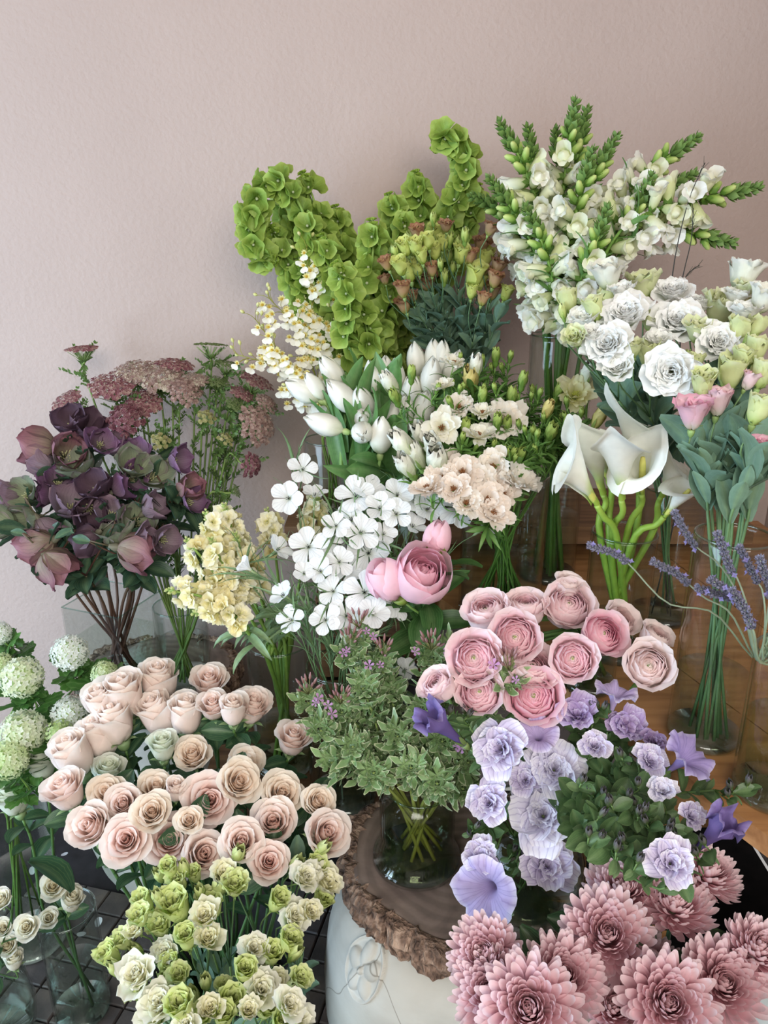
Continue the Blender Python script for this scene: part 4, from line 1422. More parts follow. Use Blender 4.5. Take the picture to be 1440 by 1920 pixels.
# ---- wild carrot
for x, y, d, v, k, rx, up in [(155, 662, 62, 'wine', 0, -.1, .2), (128, 757, 62, 'wine', .35, -.3, 0), (215, 738, 92, 'wine', .4, -.1, 0), (300, 722, 96, 'cream', .4, 0, 0), (255, 705, 72, 'cream', .3, -.05, 0), (240, 795, 66, 'ball', .6, 0, 0), (302, 830, 34, 'bud', .8, 0, 0),
                              (328, 694, 70, 'wine', .1, .1, .1), (345, 742, 66, 'mauve', .5, .1, 0), (394, 660, 62, 'green', -.2, .1, .2), (425, 690, 50, 'green', 0, .2, 0), (478, 722, 66, 'wine', .1, .4, 0), (472, 802, 78, 'mauve', .7, .6, 0), (464, 872, 46, 'ball', .5, .5, -.6), (446, 920, 28, 'green', 0, .6, -.8), (408, 720, 44, 'green', .2, .1, 0), (440, 760, 40, 'green', .3, .3, 0), (385, 790, 34, 'bud', .5, .1, 0), (420, 830, 30, 'bud', .5, .2, 0), (455, 740, 50, 'wine', .3, .3, 0), (498, 760, 46, 'mauve', .4, .5, 0), (365, 715, 54, 'cream', .2, .1, 0), (270, 760, 66, 'wine', .5, 0, 0)]:
    P = at(x, y, ylerp(y, 660, 1.74, 900, 1.52))
    ax = facing(P, k, rx, up)
    spray('wild_carrot', V_CARROT, [(P - ax * UMB[v].size * .2, ax, UMB[v], metres(d * 1.05, P), None)], {'wine': 'wine red', 'cream': 'cream and pink', 'mauve': 'mauve drooping', 'ball': 'rounded dark', 'bud': 'tiny green', 'green': 'green backed'}[v] + ' wild carrot umbel', 'wild carrot', 'wild carrot stems', 'wild carrot bunch',
          .0027, lambda t, u: mixc('5f7c3c', '8aa45c', t), leaf=[LF_FROND], nleaf=11, lr=(.36, .95), lsize=1.5)


# ---- spikes: florets set along a stem
def spike(name, V, pts, look, cat, group, bunch, put, r=.003, col=GREEN, n=26, leaf=None, nleaf=0, lr=(.3, .55), lsize=1.0):
    rim = V.rim(pts[0])
    foot = V.foot(rim)
    root = thing(name, foot)
    path = curve([p - foot for p in [foot, rim] + pts], n)
    obj('stem', Geo().add(tube(path, r, r * .45, col, 7)).mesh('stem', M_STEM), root)
    L = np.concatenate([[0], np.cumsum(np.linalg.norm(np.diff(path, axis=0), axis=1))])

    def on(s):
        """point and direction at s metres below the tip"""
        q = max(0, L[-1] - s)
        p = Vector([np.interp(q, L, path[:, i]) for i in range(3)])
        a, b = max(0, q - .006), min(L[-1], q + .006)
        T = Vector([np.interp(b, L, path[:, i]) - np.interp(a, L, path[:, i]) for i in range(3)])
        return p, T.normalized()
    put(root, on)
    if leaf:
        leaves_on(root, path, leaf, nleaf, lr[0], lr[1], lsize)
    reg(name, root, pts[-1], look, cat, group, bunch)
    return root


OUT = lambda p, T, th, tilt, s, push=0.0, flip=True: frame(p, T, th) @ Matrix.Translation((0, push, 0)) @ Matrix.Rotation(-tilt, 4, 'X') @ (Matrix.Rotation(PI, 4, 'Z') if flip else Matrix.Identity(4)) @ Matrix.Diagonal((s, s, s, 1))

# ---- snapdragons
for pts, Y, fl, look in [
    ([(1045, 560), (1052, 420), (1062, 300), (1079, 192)], 1.50, .17, 'tallest'), ([(1050, 570), (1068, 380), (1085, 280), (1100, 206)], 1.54, .15, 'upright'), ([(1012, 570), (1020, 440), (985, 320), (937, 230)], 1.48, .18, 'left leaning'),
    ([(1025, 560), (1015, 400), (1000, 310), (990, 240)], 1.52, .15, 'upright'), ([(1040, 540), (1050, 400), (1045, 310), (1042, 244)], 1.56, .14, 'upright'), ([(1070, 560), (1090, 420), (1120, 320), (1156, 256)], 1.50, .16, 'right leaning'),
    ([(1058, 600), (1062, 480), (1085, 380), (1110, 282)], 1.42, .20, 'front'), ([(1080, 580), (1130, 430), (1220, 320), (1308, 258)], 1.48, .21, 'long arching'), ([(1085, 590), (1140, 440), (1220, 370), (1302, 327)], 1.44, .19, 'arching'),
    ([(1090, 590), (1150, 450), (1240, 390), (1422, 352)], 1.38, .10, 'sparse sideways'), ([(1100, 600), (1160, 480), (1240, 430), (1375, 456)], 1.40, .10, 'drooping sideways'), ([(1015, 590), (1005, 480), (965, 400), (918, 336)], 1.44, .18, 'left leaning'),
    ([(1075, 600), (1120, 500), (1180, 420), (1222, 332)], 1.40, .20, 'right leaning'), ([(1010, 580), (985, 470), (935, 395), (885, 368)], 1.52, .12, 'short left arching'), ([(1035, 600), (1035, 520), (1010, 440), (985, 390)], 1.40, .17, 'full flowered'),
    ([(1065, 610), (1090, 520), (1120, 450), (1140, 390)], 1.37, .19, 'full flowered')]:
    P = [at(x, y, Y + (.04 if i == 0 else 0)) for i, (x, y) in enumerate(pts)]

    def put(root, on, fl=fl):
        s, th = .0, random.uniform(0, 6)
        while s < .055:
            p, T = on(s)
            k = 1.0 + s / .055 * .75
            obj('tip_bud', SNAP_TIP, root, OUT(p, T, th, .48, k, .0015))
            th += 2.4
            s += .0031
        while s < .095:
            p, T = on(s)
            obj('flower_bud', SNAP_BUD, root, OUT(p, T, th, .75, 1.4 + (s - .055) * 9, .003), (.95, 1, .85))
            th += 2.4
            s += .0075
        while s < .095 + fl:
            p, T = on(s)
            obj('floret', random.choice(SNAP), root, OUT(p, T, th, 1.15 + random.uniform(-.15, .15), random.uniform(1.35, 1.75), .004))
            th += 2.4 + random.uniform(-.2, .2)
            s += .0095
    spike('snapdragon', V_SNAP, P, look + ' white snapdragon', 'snapdragon', 'snapdragons', 'snapdragon bunch', put, .0042, lambda t, u: mixc('4f7a34', '86ab4c', t), leaf=[LF_SNAP], nleaf=14, lr=(.36, .72), lsize=1.5)

# ---- bells of ireland
for pts, Y, n, look in [
    ([(606, 640), (596, 500), (560, 380), (510, 335), (474, 392), (478, 468), (520, 492)], 1.62, 19, 'curled over'), ([(622, 640), (610, 470), (590, 380), (566, 322)], 1.68, 15, 'upright'), ([(640, 640), (690, 520), (700, 450), (696, 410)], 1.56, 11, 'tip facing forward'),
    ([(668, 640), (720, 500), (742, 420), (728, 362)], 1.70, 14, 'upright'), ([(700, 640), (770, 480), (790, 390), (778, 320)], 1.72, 16, 'tall'), ([(730, 640), (820, 450), (868, 350), (872, 290), (838, 256), (812, 282)], 1.68, 21, 'hooked'),
    ([(752, 620), (860, 450), (890, 380), (896, 344)], 1.70, 13, 'leaning'), ([(650, 650), (652, 560), (640, 515), (626, 492)], 1.50, 8, 'short front'), ([(600, 620), (560, 500), (540, 420), (530, 350)], 1.72, 13, 'leaning'),
    ([(700, 660), (720, 590), (738, 540), (742, 500)], 1.58, 10, 'lower'), ([(660, 660), (680, 600), (700, 560), (706, 520)], 1.62, 9, 'lower'), ([(750, 650), (790, 560), (800, 480), (812, 400)], 1.74, 14, 'rear'),
    ([(630, 660), (630, 580), (622, 500), (600, 440)], 1.60, 12, 'bushy'), ([(610, 670), (590, 600), (575, 540), (560, 480)], 1.64, 10, 'low leaning'), ([(690, 680), (690, 630), (680, 590), (670, 560)], 1.55, 8, 'low'), ([(640, 660), (650, 520), (640, 440), (628, 385)], 1.72, 14, 'straight'), ([(600, 650), (570, 480), (545, 390), (560, 345)], 1.70, 14, 'leaning'), ([(715, 660), (755, 520), (760, 440), (752, 395)], 1.64, 12, 'straight'), ([(745, 650), (840, 500), (860, 430), (850, 385)], 1.74, 12, 'leaning'), ([(590, 640), (550, 520), (520, 450), (500, 420)], 1.66, 12, 'drooping')]:
    P = [at(x, y, Y + (.05 if i == 0 else 0)) for i, (x, y) in enumerate(pts)]

    def put(root, on, n=int(n * 1.35)):
        s, th = .004, random.uniform(0, 6)
        for q in range(n):
            p, T = on(s)
            tip = q < 3
            k = .5 + q * .18 if tip else 1.0
            for w in range(6 if not tip else 5):
                if not tip and random.random() < .12 + .02 * q:
                    continue
                a = th + w * PI / 3 + random.uniform(-.15, .15)
                obj('calyx_bell', BELL_TIP if tip else random.choice(BELL), root, OUT(p, T, a, (.5 + q * .2 if tip else 1.15) + random.uniform(-.2, .2), (k * 1.3 if tip else random.uniform(.9, 1.15)), .004))
            th += PI / 6
            s += .010 if tip else .025 + q * .0009
    spike('bells_of_ireland', V_BELLS, P, look + ' bells of ireland stem', 'bells of ireland', 'bells of ireland', 'green bunch', put, .0042, lambda t, u: mixc('6f9440', '9cba62', t), 30)

# ---- stock
for pts, Y, n, look in [
    ([(505, 1225), (470, 1160), (415, 1090), (350, 1012)], 1.20, 21, 'full'), ([(515, 1225), (478, 1130), (432, 1050), (385, 960)], 1.26, 20, 'upright'), ([(520, 1225), (490, 1120), (455, 1050), (420, 946)], 1.30, 19, 'upright'), ([(500, 1230), (455, 1165), (400, 1125), (314, 1106)], 1.17, 17, 'sideways'),
    ([(500, 1232), (460, 1180), (420, 1140), (362, 1150)], 1.16, 13, 'drooping'), ([(520, 1225), (495, 1140), (470, 1080), (440, 1000)], 1.24, 15, 'middle'), ([(535, 1220), (525, 1120), (515, 1030), (500, 956)], 1.33, 11, 'slim'), ([(545, 1220), (560, 1100), (580, 1010), (597, 926)], 1.36, 11, 'slim'), ([(520, 1228), (470, 1130), (420, 1060), (395, 1010)], 1.20, 16, 'full')]:
    P = [at(x, y, Y + (.08 if i == 0 else .03 if i == 1 else 0)) for i, (x, y) in enumerate(pts)]

    def put(root, on, n=n):
        s, th = .0, random.uniform(0, 6)
        for q in range(7):
            p, T = on(s)
            obj('flower_bud', STOCK_BUD, root, OUT(p, T, th, .3 + q * .08, .7 + .07 * q, .002))
            th += 2.4
            s += .0028
        for q in range(n + 2):
            p, T = on(s)
            obj('floret', random.choice(STOCK), root, OUT(p, T, th, 1.1 + random.uniform(-.25, .25), random.uniform(1.1, 1.5), .011))
            th += 2.4 + random.uniform(-.3, .3)
            s += .0062
    spike('stock_flower', V_STOCK, P, look + ' pale yellow stock', 'stock', 'pale yellow stock', 'stock bunch', put, .0044, lambda t, u: mixc('6f9440', '8fae5a', t), leaf=[LF_STOCK], nleaf=3, lr=(.42, .6), lsize=1.0)
    
# ---- corncockle
it = [(568, 880, 62, 1, .1, 0), (540, 934, 66, 1, -.3, 1), (590, 926, 50, .2, .1, 1), (667, 929, 80, .8, -.1, 0), (690, 920, 66, .5, .2, 1), (745, 927, 62, .8, 0, 1), (658, 973, 62, .6, -.2, 1), (743, 963, 66, .7, 0, 0), (779, 937, 66, .6, 0, 1), (802, 953, 62, .7, .2, 1),
      (858, 950, 92, .95, .1, 0), (677, 998, 76, .9, 0, 0), (578, 1025, 82, .95, -.1, 0), (618, 1017, 62, .8, .1, 0), (691, 1037, 88, .95, .1, 0), (636, 1053, 64, .85, 0, 0), (654, 1070, 62, .7, -.1, 0), (522, 1029, 56, .3, .9, 1), (461, 1062, 40, .2, -.9, 2), (530, 1114, 54, .4, -.6, 1),
      (546, 1162, 60, .9, -.3, 0), (683, 1110, 90, .95, 0, 0), (624, 1108, 66, .8, -.2, 0), (610, 1162, 66, .9, -.2, 0), (650, 1154, 82, .9, 0, 0), (743, 1134, 70, .8, .5, 0), (667, 1192, 60, .8, 0, 1), (570, 1074, 44, .6, 0, 1), (909, 990, 56, .4, .9, 1), (720, 1000, 50, .7, .2, 1), (630, 985, 60, .8, 0, 0), (712, 952, 60, .7, 0, 1), (700, 1150, 64, .8, .2, 1), (600, 1070, 54, .8, -.2, 1), (760, 1255, 46, .7, .2, 1), (775, 985, 52, .5, .2, 1)]
for cl in clusters(it, (1, 2)):
    hs = []
    for x, y, d, k, rx, v in cl:
        P = at(x, y, ylerp(y, 880, 1.27, 1190, 1.09))
        hs.append((P, facing(P, k * .9, rx), COCK[v], metres(d, P), None))
    spray('corncockle', V_COCK, hs, 'white corncockle', 'corncockle', 'white corncockles', 'corncockle bunch', .0014, lambda t, u: mixc('5c7c52', '7d9a6a', t), .12, [LF_GRASS], 18, (.36, .95), 1.1)

# ---- peonies
for x, y, d, v, k, rx in [(790, 1082, 104, 0, .65, .15), (727, 1088, 74, 1, .3, -.5), (822, 1008, 54, 2, .0, .1)]:
    P = at(x, y, 1.09 if v < 2 else 1.12)
    spray('peony', V_PEONY, [(P, facing(P, k, rx), PEONY[v], metres(d * 1.06, P), None)], ['half open pink peony', 'closed pink peony', 'tight peony bud with green sepals'][v], 'peony', 'pink peonies', 'peony group', .003, lambda t, u: mixc('4d7030', '6f8f45', t), leaf=[LF_PEONY], nleaf=7, lr=(.55, .9), lsize=1.1)

# ---- tulips
for x, y, d, k, rx, up in [(622, 697, 40, .1, -.6, 0), (640, 742, 46, .3, -.7, 0), (681, 755, 44, .45, -.1, 0), (682, 785, 40, .75, 0, -.1), (679, 811, 42, .9, 0, -.2), (606, 795, 42, .2, -1.6, -.2), (566, 733, 40, .1, -1.5, 0), (698, 706, 34, 0, -.2, .2), (743, 704, 36, .1, 0, .2), (779, 673, 36, -.1, -.2, .3), (826, 673, 40, 0, .1, .2),
                       (808, 706, 42, .1, .1, 0), (792, 768, 46, .3, .2, 0), (737, 788, 50, .3, .1, 0), (714, 815, 44, .2, .0, 0), (757, 776, 46, .3, .1, 0), (813, 668, 36, -.1, 0, .3), (724, 697, 34, 0, 0, .2), (590, 724, 34, .1, -.6, 0), (770, 735, 42, .2, 0, .1), (850, 690, 38, 0, .3, 0)]:
    P = at(x, y, ylerp(y, 665, 1.52, 815, 1.33))
    ax = facing(P, k, rx, up, .04)
    root = spray('tulip', V_TULIP, [(P, ax, random.choice(TULIP), metres(d, P), None)], 'white tulip', 'tulip', 'white tulips', 'tulip bunch', .0042, lambda t, u: mixc('7fa95a', '8fb56c', t), leaf=LF_TULIP, nleaf=4, lr=(.34, .60), lsize=.95)
    
# ---- oncidium orchids: thin branched sprays
for pts, Y in [([(618, 800), (604, 690), (585, 580), (575, 465)], 1.60), ([(612, 800), (590, 700), (560, 620), (505, 560)], 1.56), ([(610, 805), (575, 720), (530, 690), (445, 665)], 1.52), ([(622, 800), (615, 700), (625, 620), (650, 540)], 1.60), ([(615, 810), (570, 740), (545, 690), (480, 600)], 1.54)]:
    P = [at(x, y, Y + (.03 if i == 0 else 0)) for i, (x, y) in enumerate(pts)]

    def put(root, on):
        g = Geo()
        s = .0
        while s < .235:
            p, T = on(s)
            for w in range(2):
                th = random.uniform(0, 6.28)
                bl = random.uniform(.015, .02 + .16 * s + .012)
                e = frame(p, T, th) @ Matrix.Rotation(-random.uniform(.5, 1.1), 4, 'X')
                tip = e @ Vector((0, 0, bl))
                mid = e @ Vector((0, -.12 * bl, bl * .5))
                g.add(tube(curve([p, mid, tip], 5), .0007, .0005, flat('a6a24e'), 4))
                if s < .02 or random.random() < .18:
                    obj('flower_bud', ONC_BUD, root, frame(tip, (tip - p), 0, 1.1))
                else:
                    for q in range(2 if s > .06 else 1):
                        pp = tip if q == 0 else mid + Vector((random.uniform(-1, 1), -1, random.uniform(-1, 1))) * .006
                        fd = Vector((random.uniform(-.6, .6), -1, random.uniform(-.15, .5)))
                        zf = fd.normalized()
                        xf = zf.cross(Vector((0, 0, 1))).normalized()
                        yf = zf.cross(xf)
                        Mf = Matrix((xf, yf, zf)).transposed().to_4x4()
                        k = random.uniform(.8, 1.15)
                        obj('floret', random.choice(ONC), root, Matrix.Translation(pp) @ Mf @ Matrix.Rotation(PI + random.uniform(-.5, .5), 4, 'Z') @ Matrix.Diagonal((k, k, k, 1)))
            s += .0125
        obj('side_branches', g.mesh('side_branches', M_STEM), root)
    spike('oncidium_orchid', V_ONC, P, 'cream and yellow orchid spray', 'orchid', 'oncidium orchids', 'orchid bunch', put, .0020, lambda t, u: mixc('6f8f3c', '9a9a4c', t), 26)
# ---- bronze tinged lisianthus
it = []
for x, y, d, v in [(820, 436, 30, 'L'), (783, 436, 30, 'B'), (838, 424, 30, 'B'), (759, 462, 28, 'L'), (780, 462, 28, 'L'), (802, 451, 26, 'L'), (844, 447, 22, 'l'), (864, 476, 30, 'L'), (750, 498, 30, 'L'), (765, 506, 34, 'L'), (783, 502, 24, 'L'), (798, 494, 18, 'l'), (826, 494, 18, 'l'), (833, 517, 24, 'l'), (798, 528, 44, 'B'), (756, 542, 32, 'B'),
                   (758, 572, 32, 'B'), (724, 494, 28, 'B'), (720, 524, 26, 'B'), (901, 458, 40, 'B'), (919, 428, 34, 'B'), (908, 483, 34, 'L'), (934, 498, 38, 'B'), (890, 515, 40, 'L'), (897, 528, 32, 'L'), (928, 524, 32, 'B'), (922, 546, 34, 'B'), (949, 549, 24, 'L'), (800, 470, 26, 'B'), (872, 440, 24, 'l'), (812, 408, 20, 'l'), (770, 520, 26, 'B'), (850, 500, 20, 'l'), (880, 480, 30, 'B'), (740, 470, 22, 'l'), (815, 470, 26, 'L'), (790, 480, 24, 'L'), (745, 515, 24, 'L'), (830, 455, 24, 'L'), (860, 455, 24, 'l'), (810, 505, 26, 'B'), (775, 555, 28, 'B'), (910, 505, 28, 'B'), (940, 470, 28, 'B'), (885, 545, 24, 'L'), (905, 560, 26, 'B'), (842, 480, 20, 'l'), (770, 445, 24, 'l')]:
    it.append((x, y, d, v))
for cl in clusters(it, (2, 3, 3)):
    hs = []
    for x, y, d, v in cl:
        P = at(x, y, random.uniform(1.47, 1.58))
        B = random.choice(LIS_BROWN) if v == 'B' else LIS_LIME[0] if v == 'L' else BUD_LIME[1]
        hs.append((P, facing(P, .25, (x - 840) / 400), B, metres(d * 1.18, P) * (.6 if v == 'l' else 1), (.93, .95, .55) if v == 'L' else (.95, .98, .6) if v == 'l' else (1, .95, .88)))
    spray('lisianthus', V_BROWN, hs, ('bronze edged' if cl[0][3] == 'B' else 'lime green') + ' lisianthus', 'lisianthus', 'bronze tinged lisianthus', 'bronze bunch', .0017, lambda t, u: mixc('4e7058', '6d8f62', t), .11, LF_LIS, 8, (.42, .88), .85)

# ---- white lisianthus on the right
it = [(1137, 515, 62, 'w2', .1), (1065, 562, 40, 'l0', 0), (1055, 583, 26, 'l2', 0), (1204, 536, 66, 'l1', .1), (1165, 549, 56, 'w1', .1), (1114, 577, 40, 'l0', .1), (1143, 563, 40, 'l0', .1), (1094, 600, 58, 'w1', .3), (1172, 592, 96, 'w0', .45), (1269, 605, 92, 'w0', .6), (1261, 550, 76, 'w0', .3), (1077, 634, 46, 'l1', .5), (1140, 648, 90, 'w0', .6),
      (1158, 688, 66, 'w1', .6), (1220, 602, 48, 'l1', .2), (1218, 664, 46, 'l0', .2), (1188, 652, 44, 'l1', .3), (1258, 697, 100, 'w0', 1.0), (1290, 666, 22, 'b', 0), (1351, 578, 78, 'l1', .3), (1312, 572, 60, 'w0', .2), (1395, 516, 68, 'w2', .1), (1398, 547, 50, 'l1', .1), (1432, 560, 60, 'w2', .2), (1398, 587, 66, 'w1', .3), (1347, 643, 84, 'w0', .6),
      (1383, 618, 44, 'l0', .1), (1418, 612, 36, 'l0', 0), (1402, 640, 30, 'b', 0), (1418, 655, 44, 'l0', .1), (1370, 698, 56, 'l0', .2), (1319, 718, 46, 'l0', .3), (1303, 680, 34, 'l0', .1), (1300, 776, 70, 'p0', .2), (1348, 752, 60, 'p1', .1), (1424, 766, 50, 'l0', .1), (1404, 712, 40, 'p1', .1), (1430, 700, 46, 'l0', .1), (1424, 838, 44, 'p0', .2), (1390, 672, 40, 'l0', .1), (1110, 630, 50, 'w1', .3), (1235, 640, 50, 'w1', .4), (1310, 620, 56, 'l1', .3), (1380, 556, 50, 'w1', .2)]
TB = {'w0': LIS_W[0], 'w1': LIS_W[1], 'w2': LIS_W[2], 'l0': LIS_LIME[0], 'l1': LIS_LIME[1], 'l2': BUD_LIME[0], 'b': BUD_LIME[1], 'p0': LIS_PINK[0], 'p1': LIS_PINK[1]}
for cl in clusters(it, (2, 3, 3)):
    hs = []
    for x, y, d, v, k in cl:
        P = at(x, y, ylerp(y, 515, 1.22, 760, .98) - max(0, x - 1280) / 160 * .07)
        hs.append((P, facing(P, k, (x - 1260) / 700), TB[v], metres(d * 1.14, P) * (.55 if v in ('b', 'l2') else 1), None))
    c0 = cl[0]
    spray('lisianthus', V_LISA if c0[0] > 1240 else V_LISB, hs, {'w': 'white ruffled', 'l': 'lime budded', 'b': 'lime budded', 'p': 'pink cupped'}[c0[3][0]] + ' lisianthus', 'lisianthus', 'white lisianthus', 'white lisianthus bunch', .0023, lambda t, u: mixc('587a52', '7a9a66', t), .13, LF_LIS, 12, (.36, .9), 1.0)

# ---- lime spray lisianthus at the front
it = []
for x, y, d, v in [(300, 1640, 34, 'l'), (318, 1628, 34, 'L'), (330, 1650, 40, 'L'), (345, 1625, 30, 'l'), (270, 1690, 38, 'L'), (296, 1680, 34, 'l'), (262, 1720, 46, 'L'), (330, 1700, 60, 'L'), (300, 1740, 52, 'L'), (255, 1745, 46, 'c'), (385, 1690, 44, 'L'), (420, 1640, 60, 'c'), (440, 1660, 56, 'L'), (412, 1660, 44, 'l'), (384, 1720, 66, 'c'), (400, 1700, 40, 'L'), (390, 1760, 62, 'c'), (350, 1760, 44, 'L'),
                   (230, 1765, 46, 'L'), (205, 1792, 44, 'L'), (215, 1815, 34, 'l'), (255, 1780, 30, 'l'), (258, 1830, 84, 'C'), (310, 1785, 54, 'C'), (320, 1810, 38, 'L'), (310, 1835, 38, 'l'), (335, 1830, 46, 'L'), (385, 1840, 34, 'l'), (375, 1670, 30, 'l'), (300, 1880, 80, 'C'), (340, 1890, 56, 'L'), (290, 1905, 70, 'C'), (360, 1870, 44, 'l'), (395, 1890, 54, 'c'), (435, 1880, 52, 'L'), (380, 1905, 46, 'L'),
                   (447, 1600, 38, 'l'), (556, 1620, 38, 'l'), (605, 1590, 36, 'l'), (570, 1645, 66, 'C'), (610, 1655, 66, 'c'), (590, 1630, 44, 'L'), (600, 1690, 40, 'L'), (550, 1720, 66, 'C'), (520, 1690, 40, 'L'), (580, 1710, 50, 'c'), (475, 1780, 60, 'C'), (490, 1800, 44, 'c'), (510, 1790, 42, 'L'), (540, 1765, 44, 'L'), (555, 1785, 36, 'l'), (458, 1820, 44, 'L'), (490, 1855, 72, 'C'), (520, 1840, 50, 'c'), (560, 1835, 46, 'L'),
                   (545, 1850, 30, 'l'), (500, 1890, 60, 'L'), (540, 1885, 66, 'C'), (465, 1895, 50, 'c'), (560, 1905, 56, 'C'), (420, 1905, 44, 'L'), (340, 1655, 30, 'l'), (365, 1640, 30, 'L'), (280, 1705, 30, 'l'), (250, 1860, 44, 'L'), (420, 1850, 36, 'L'), (530, 1920, 50, 'L'), (350, 1920, 56, 'C')]:
    it.append((x, y, d, v))
for cl in clusters(it, (3, 4)):
    hs = []
    for x, y, d, v in cl:
        P = at(x, y, ylerp(y, 1600, .87, 1920, .66))
        B = LIS_CREAM[0] if v == 'C' else LIS_CREAM[1] if v == 'c' else random.choice(LIS_LIME) if v == 'L' else BUD_LIME[0]
        hs.append((P, facing(P, .45 if v in 'Cc' else .25, (x - 400) / 350), B, metres(d * 1.1, P) * (.62 if v == 'l' else 1), (.97, 1, .78) if v in 'Ll' else None))
    spray('spray_lisianthus', V_LIME, hs, ('cream flowered' if any(q[3] in 'Cc' for q in cl) else 'lime budded') + ' lisianthus', 'lisianthus', 'lime spray lisianthus', 'front lisianthus bunch', .0021, lambda t, u: mixc('4c6c4a', '7c9a58', t), .13, LF_LIS, 4, (.5, .85), .8)

# ---- calla lilies
for tx, ty, bx, by, Y, v, s in [(1058, 838, 1118, 945, 1.09, 0, 1.0), (1098, 822, 1130, 925, 1.14, 2, .95), (1158, 850, 1165, 935, 1.08, 0, .95), (1186, 800, 1196, 905, 1.15, 2, 1.05), (1205, 870, 1203, 925, 1.10, 1, .9), (1262, 872, 1240, 930, 1.14, 1, .8), (1296, 915, 1246, 968, 1.08, 0, .72), (1110, 800, 1140, 900, 1.17, 1, .8)]:
    T, Bp = at(tx, ty, Y - .03), at(bx, by, Y)
    ax = (T - Bp).normalized()
    CALLA_TH = [2.3, .5, .2, -.5, 2.2, -1.1, .5, 1.2][len(REG.get('calla_lily', []))]
    spray('calla_lily', V_CALLA, [(Bp, ax, CALLA[v], .10 * s * 1.28, None)], 'white calla lily', 'calla lily', 'white calla lilies', 'calla vase', .0062, lambda t, u: mixc('7ba33a', '9dbb52', t), th=CALLA_TH)

# ---- butterfly ranunculus
it = [(828, 802, 58, 'o0', .9, 0), (948, 787, 66, 'o1', .8, .1), (897, 811, 52, 'o0', .3, 0), (924, 874, 58, 'o1', .8, 0), (978, 898, 64, 'o1', .25, .3), (891, 913, 76, 'o1', .8, 0), (867, 883, 56, 'o2', .6, 0), (828, 895, 52, 'o2', .7, -.1), (799, 911, 52, 'o2', .3, -.3), (915, 936, 58, 'o2', .8, .1), (927, 960, 56, 'o2', .6, .2), (842, 868, 50, 'o2', .5, 0),
      (788, 815, 36, 'w', .3, -.3), (755, 833, 42, 'w', .3, -.5), (781, 853, 38, 'w', .3, -.3), (760, 872, 38, 'w', .4, -.5), (819, 859, 46, 'w', .5, -.1), (731, 719, 32, 'w', .2, -.5), (851, 676, 38, 'o0', .2, .1), (891, 687, 30, 'w', .2, 0), (882, 710, 34, 'y', .4, 0), (831, 720, 36, 'o0', .2, -.1), (1080, 737, 62, 'o3', .6, .2), (1100, 702, 30, 'w', .2, .2), (933, 787, 22, 'g', .3, 0),
      (951, 793, 22, 'g', .3, 0), (873, 799, 24, 'g', .2, 0), (772, 698, 20, 'g', 0, 0), (739, 742, 22, 'g', .2, -.4), (981, 710, 22, 'g', .1, .2), (1048, 732, 22, 'g', .1, .2), (1027, 767, 24, 'y', .2, .2), (1034, 808, 28, 'g', .3, .2), (1124, 782, 28, 'y', .2, .4), (876, 880, 22, 'g', .4, 0), (951, 850, 24, 'g', .3, .1), (978, 850, 22, 'g', .3, .1), (930, 665, 20, 'g', 0, 0), (960, 740, 24, 'g', 0, 0), (860, 760, 46, 'o1', .6, 0), (905, 740, 22, 'g', 0, 0), (930, 905, 40, 'o2', .5, 0), (850, 915, 50, 'o2', .6, -.1), (905, 890, 54, 'o1', .7, .1), (945, 925, 46, 'o2', .6, .2), (875, 940, 50, 'o1', .6, 0), (812, 840, 40, 'w', .3, -.2), (905, 770, 40, 'o0', .3, 0)]
TB = {'o0': BUTT[0], 'o1': BUTT[1], 'o2': BUTT[2], 'o3': BUTT[3], 'w': BUD_WHITE, 'y': BUD_YELLOW, 'g': BUD_GREEN}
for cl in clusters(it, (2, 3)):
    hs = []
    for x, y, d, v, k, rx in cl:
        P = at(x, y, ylerp(y, 665, 1.36, 960, 1.13))
        hs.append((P, facing(P, k, rx), TB[v], metres(d * 1.5, P) * (1 if v[0] == 'o' else .62), None))
    v = cl[0][3][0]
    spray('butterfly_ranunculus', V_BUTT, hs, {'o': 'creamy open', 'w': 'white budded', 'y': 'yellow budded', 'g': 'green budded'}[v] + ' butterfly ranunculus', 'ranunculus', 'butterfly ranunculus', 'butterfly ranunculus bunch', .0020, lambda t, u: mixc('4f7c34', '7ba250', t), .11, LF_FINE, 36, (.42, .96), 1.05, bl=8)
for x, y in [(880, 690), (915, 700), (950, 690), (870, 735), (925, 745), (975, 755), (850, 775), (905, 800), (960, 820), (1000, 800), (890, 850), (845, 825), (1010, 840), (940, 860), (1045, 780), (1075, 800), (1095, 770), (1000, 730), (830, 745), (970, 870)]:
    P = at(x, y, ylerp(y, 665, 1.37, 960, 1.16))
    hs = [(P + Vector((random.uniform(-.02, .02), random.uniform(-.02, .02), random.uniform(-.005, .03))), facing(P, .2, random.uniform(-.4, .4)), BUD_GREEN, random.uniform(.009, .012), None) for _ in range(2)]
    spray('butterfly_ranunculus', V_BUTT, hs, 'leafy green ranunculus', 'ranunculus', 'butterfly ranunculus', 'butterfly ranunculus bunch', .0020, lambda t, u: mixc('4f7c34', '7ba250', t), .05, LF_FINE, 34, (.5, 1.0), 1.05, bl=9)

